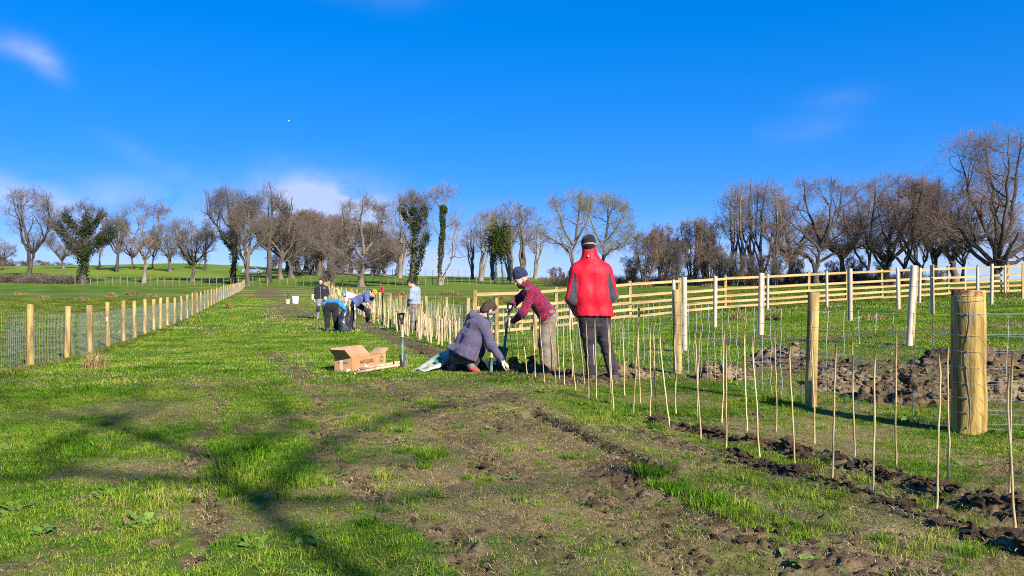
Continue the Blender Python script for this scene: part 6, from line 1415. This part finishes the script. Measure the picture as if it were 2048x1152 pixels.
def stripe_man():
    g = at(712, 659); d = g.y; p = PJ(d); o = (g.x, g.y, g.z)
    J = dict(head=p(747, 587, -.03), neck=p(738, 586), shR=p(732, 591, -.19), shL=p(738, 588, .19), elR=p(735, 608, -.25), wrR=p(744, 620, -.12), elL=p(748, 604, .22), wrL=p(747, 620, .04), hipR=p(709, 607, -.10), hipL=p(711, 606, .10), knR=p(706, 633, -.13), anR=p(699, 655, -.10), toeR=p(711, 659, -.12), knL=p(735, 622, .22), anL=p(736, 640, .36), toeL=p(747, 645, .42))
    yel = cloth('yellow_knit', (.65, .40, .01), (.75, .5, .03), 40); blk = cloth('black_stripe', (.012, .011, .01), (.03, .03, .03), 40)
    hp = lambda q: (np.floor((q+.02)/.026).astype(int) % 2)
    person('person in a navy tee shirt and yellow striped bobble hat bending to the canes', o, J, dict(up=(.80, .05, .52), face=(.42, -.42, -.75), vx=.013, bulk=1.08, hem=p(709, 604), topname='shirt', sleeve=.32, top=[cloth('navy_tee', (.055, .075, .18), (.09, .11, .24), 10)], trousers=[cloth('navy_trousers', (.010, .011, .018), (.022, .023, .035), 10)], hat=[yel, blk], hatpick=hp, hatlow=-.005, bobble=M_BOOT, shoe=M_BOOT, waist=.04,
        handR=((.45, .1, -.7), (.3, -.8, .2), 1, .9), handL=((.1, -.2, -.8), (.6, .6, .1), -1, .9), hair=M_HAIRD))
stripe_man()

def blue_person():
    g = at(665, 663); d = g.y; p = PJ(d); o = (g.x, g.y, g.z)
    J = dict(head=p(652, 611, .46), neck=p(659, 606, .36), shL=p(655, 608, .30), shR=p(677, 605, .30), elL=p(651, 622, .34), wrL=p(654, 636, .36), elR=p(688, 616, .26), wrR=p(691, 627, .18), hipL=p(656, 613, 0), hipR=p(670, 613, 0), knL=p(655, 638, .08), knR=p(672, 638, .06), anL=p(655, 657, 0), anR=p(673, 658, 0), toeL=p(654, 661, .2), toeR=p(676, 662, .18))
    person('person in a bright blue top and black trousers bending double beside the black sack', o, J, dict(up=(-.35, .6, -.5), face=(-.2, .3, -.9), vx=.013, bulk=1.05, hem=p(663, 609, .03), topname='sweatshirt', top=[cloth('bright_blue', (.01, .16, .60), (.02, .22, .72), 10)], trousers=[cloth('black_trousers', (.008, .008, .01), (.018, .018, .022), 10)], tw=1.18, hair=M_HAIRD, sole=M_SOLEW, shoe=M_SHOED, waist=.02, gloves=cloth('black_glove', (.02, .02, .022), (.05, .05, .05)),
        handR=((.3, -.2, -.6), (.6, .3, .3), 1, .6), handL=((.1, .1, -.9), (-.6, .3, .3), -1, .6)))
blue_person()

def walker():
    g = at(636, 638); d = g.y; p = PJ(d); o = (g.x, g.y, g.z)
    J = dict(head=p(641.5, 563), neck=p(642.5, 570.5), shR=p(633, 575.5), shL=p(653, 575.5), elR=p(630.5, 587, .03), elL=p(656, 587, -.02), wrR=p(629.5, 598, -.06), wrL=p(653, 594, -.16), hipR=p(637.5, 599), hipL=p(647.5, 599), knR=p(636, 618, -.14), anR=p(635, 635, -.05), toeR=p(634, 638, -.3), knL=p(648.5, 616, -.04), anL=p(650, 633, .3), toeL=p(650, 637, .1))
    blk = cloth('black_fleece', (.010, .010, .013), (.024, .024, .03), 20); gt = cloth('grey_work_trousers', (.14, .13, .125), (.23, .22, .21), 9); pad = cloth('black_knee_pad', (.015, .015, .017), (.03, .03, .03))
    kn = (J['knR'], J['knL'])
    def tp(c, gr): return ((np.linalg.norm(c-kn[0], axis=1) < .14) | (np.linalg.norm(c-kn[1], axis=1) < .14)).astype(int)
    t, P, R = person('person in a black zipped jacket walking towards the camera carrying a pale bucket', o, J, dict(up=(0, 0, 1), face=(.1, -1, -.18), vx=.014, bulk=1.08, hem=p(642.5, 597), hemn=(0, 0, 1), collar=.35, top=[blk], trousers=[gt, pad], tpick=tp, hair=M_HAIRD, shoe=M_BOOT, gloves=M_GLOVE, handR=((-.1, -.3, -.9), (-1, 0, 0), -1, 1.0), handL=((-.2, -.5, -.6), (.8, -.3, .2), 1, .8)))
    z = MB(); a, b = J['neck']+[0, -.125, -.06], (J['hipL']+J['hipR'])/2+[0, -.15, .05]; z.tube([a-np.array(o), (a+b)/2-np.array(o)+[0, -.03, 0], b-np.array(o)], .006, 5); z.build('zip', M_WIRE, t)
    z = MB(); z.box((0, 0, 0), (.09, .004, .018)); k = z.build('chest_logo', M_WHITE, t); k.location = Vector(p(649, 574.5+1.5, -.142)-np.array(o))
    bucket(Vector(p(625, 599, -.06)), 3.4/FPX*d, 11/FPX*d, M_TUB, 'cream bucket carried by the walking person in black')
walker()

def white_person():
    d = 33; g = at_d(705, d); p = PJ(d); o = (g.x, g.y, g.z); gz = float(g.z); A = lambda px, dy, z=.08: np.array([(px-CX)/FPX*(d+dy), d+dy, gz+z])
    J = dict(head=p(689, 588), neck=p(694, 587), shL=p(696, 590, -.17), shR=p(697, 589, .17), elL=p(692, 601, -.2), wrL=p(689, 611, -.1), elR=p(693, 601, .2), wrR=p(690, 611, .1), hipL=p(711, 598, -.09), hipR=p(711, 597, .09), knL=p(704, 611, -.12), knR=p(704, 611, .14), anL=A(711, -.1), anR=A(712, .12), toeL=A(703, -.1, .04), toeR=A(704, .12, .04))
    person('person in a white shirt and blue cap bending far down among the canes', o, J, dict(up=(-.75, 0, .6), face=(-.6, -.2, -.75), vx=.016, hem=p(709, 596), topname='shirt', top=[cloth('white_shirt', (.62, .62, .66), (.75, .75, .78), 10)], trousers=[cloth('slate_trousers', (.03, .03, .04), (.06, .06, .07), 10)], hat=[cloth('blue_cap', (.02, .18, .55), (.03, .24, .65), 20)], hatname='cap', peak=1, hatlow=.0, hair=M_HAIRD, gloves=M_GLOVE, handL=((-.3, 0, -.8), (-1, 0, 0), 1, .8), handR=((-.3, 0, -.8), (-1, 0, 0), -1, .8)))
white_person()
def hivis_person():
    d = 52; g = at_d(679, d); p = PJ(d); o = (g.x, g.y, g.z); gz = float(g.z); A = lambda px, dy, z=.08: np.array([(px-CX)/FPX*(d+dy), d+dy, gz+z]); k = FPX/d
    h = lambda x, z, y=0: np.array([g.x+x, d+y, gz+z])
    J = dict(head=h(-.22, .98), neck=h(-.15, .88), shL=h(-.13, .80, -.18), shR=h(-.13, .80, .18), elL=h(-.22, .56, -.2), wrL=h(-.40, .42, -.1), elR=h(-.22, .56, .2), wrR=h(-.40, .42, .1), hipL=h(.12, .38, -.1), hipR=h(.12, .38, .1), knL=h(-.26, .48, -.15), knR=h(-.22, .10, .12), anL=h(-.14, .10, -.14), anR=h(.2, .08, .12), toeL=h(-.3, .05, -.14), toeR=h(.1, .03, .12))
    person('person in a yellow high visibility vest crouching far along the right hand fence', o, J, dict(up=(-.2, 0, 1), face=(-.8, -.3, -.3), vx=.018, hem=h(.1, .42), topname='vest', top=[cloth('hi_vis_yellow', (.60, .66, .02), (.7, .75, .05), 10)], trousers=[cloth('dark_work_trousers', (.02, .02, .024), (.04, .04, .045), 10)], hair=M_HAIRD, gloves=M_GLOVE, handL=((-.8, 0, -.3), (0, -1, 0), 1, .8), handR=((-.8, 0, -.3), (0, 1, 0), -1, .8)))
hivis_person()
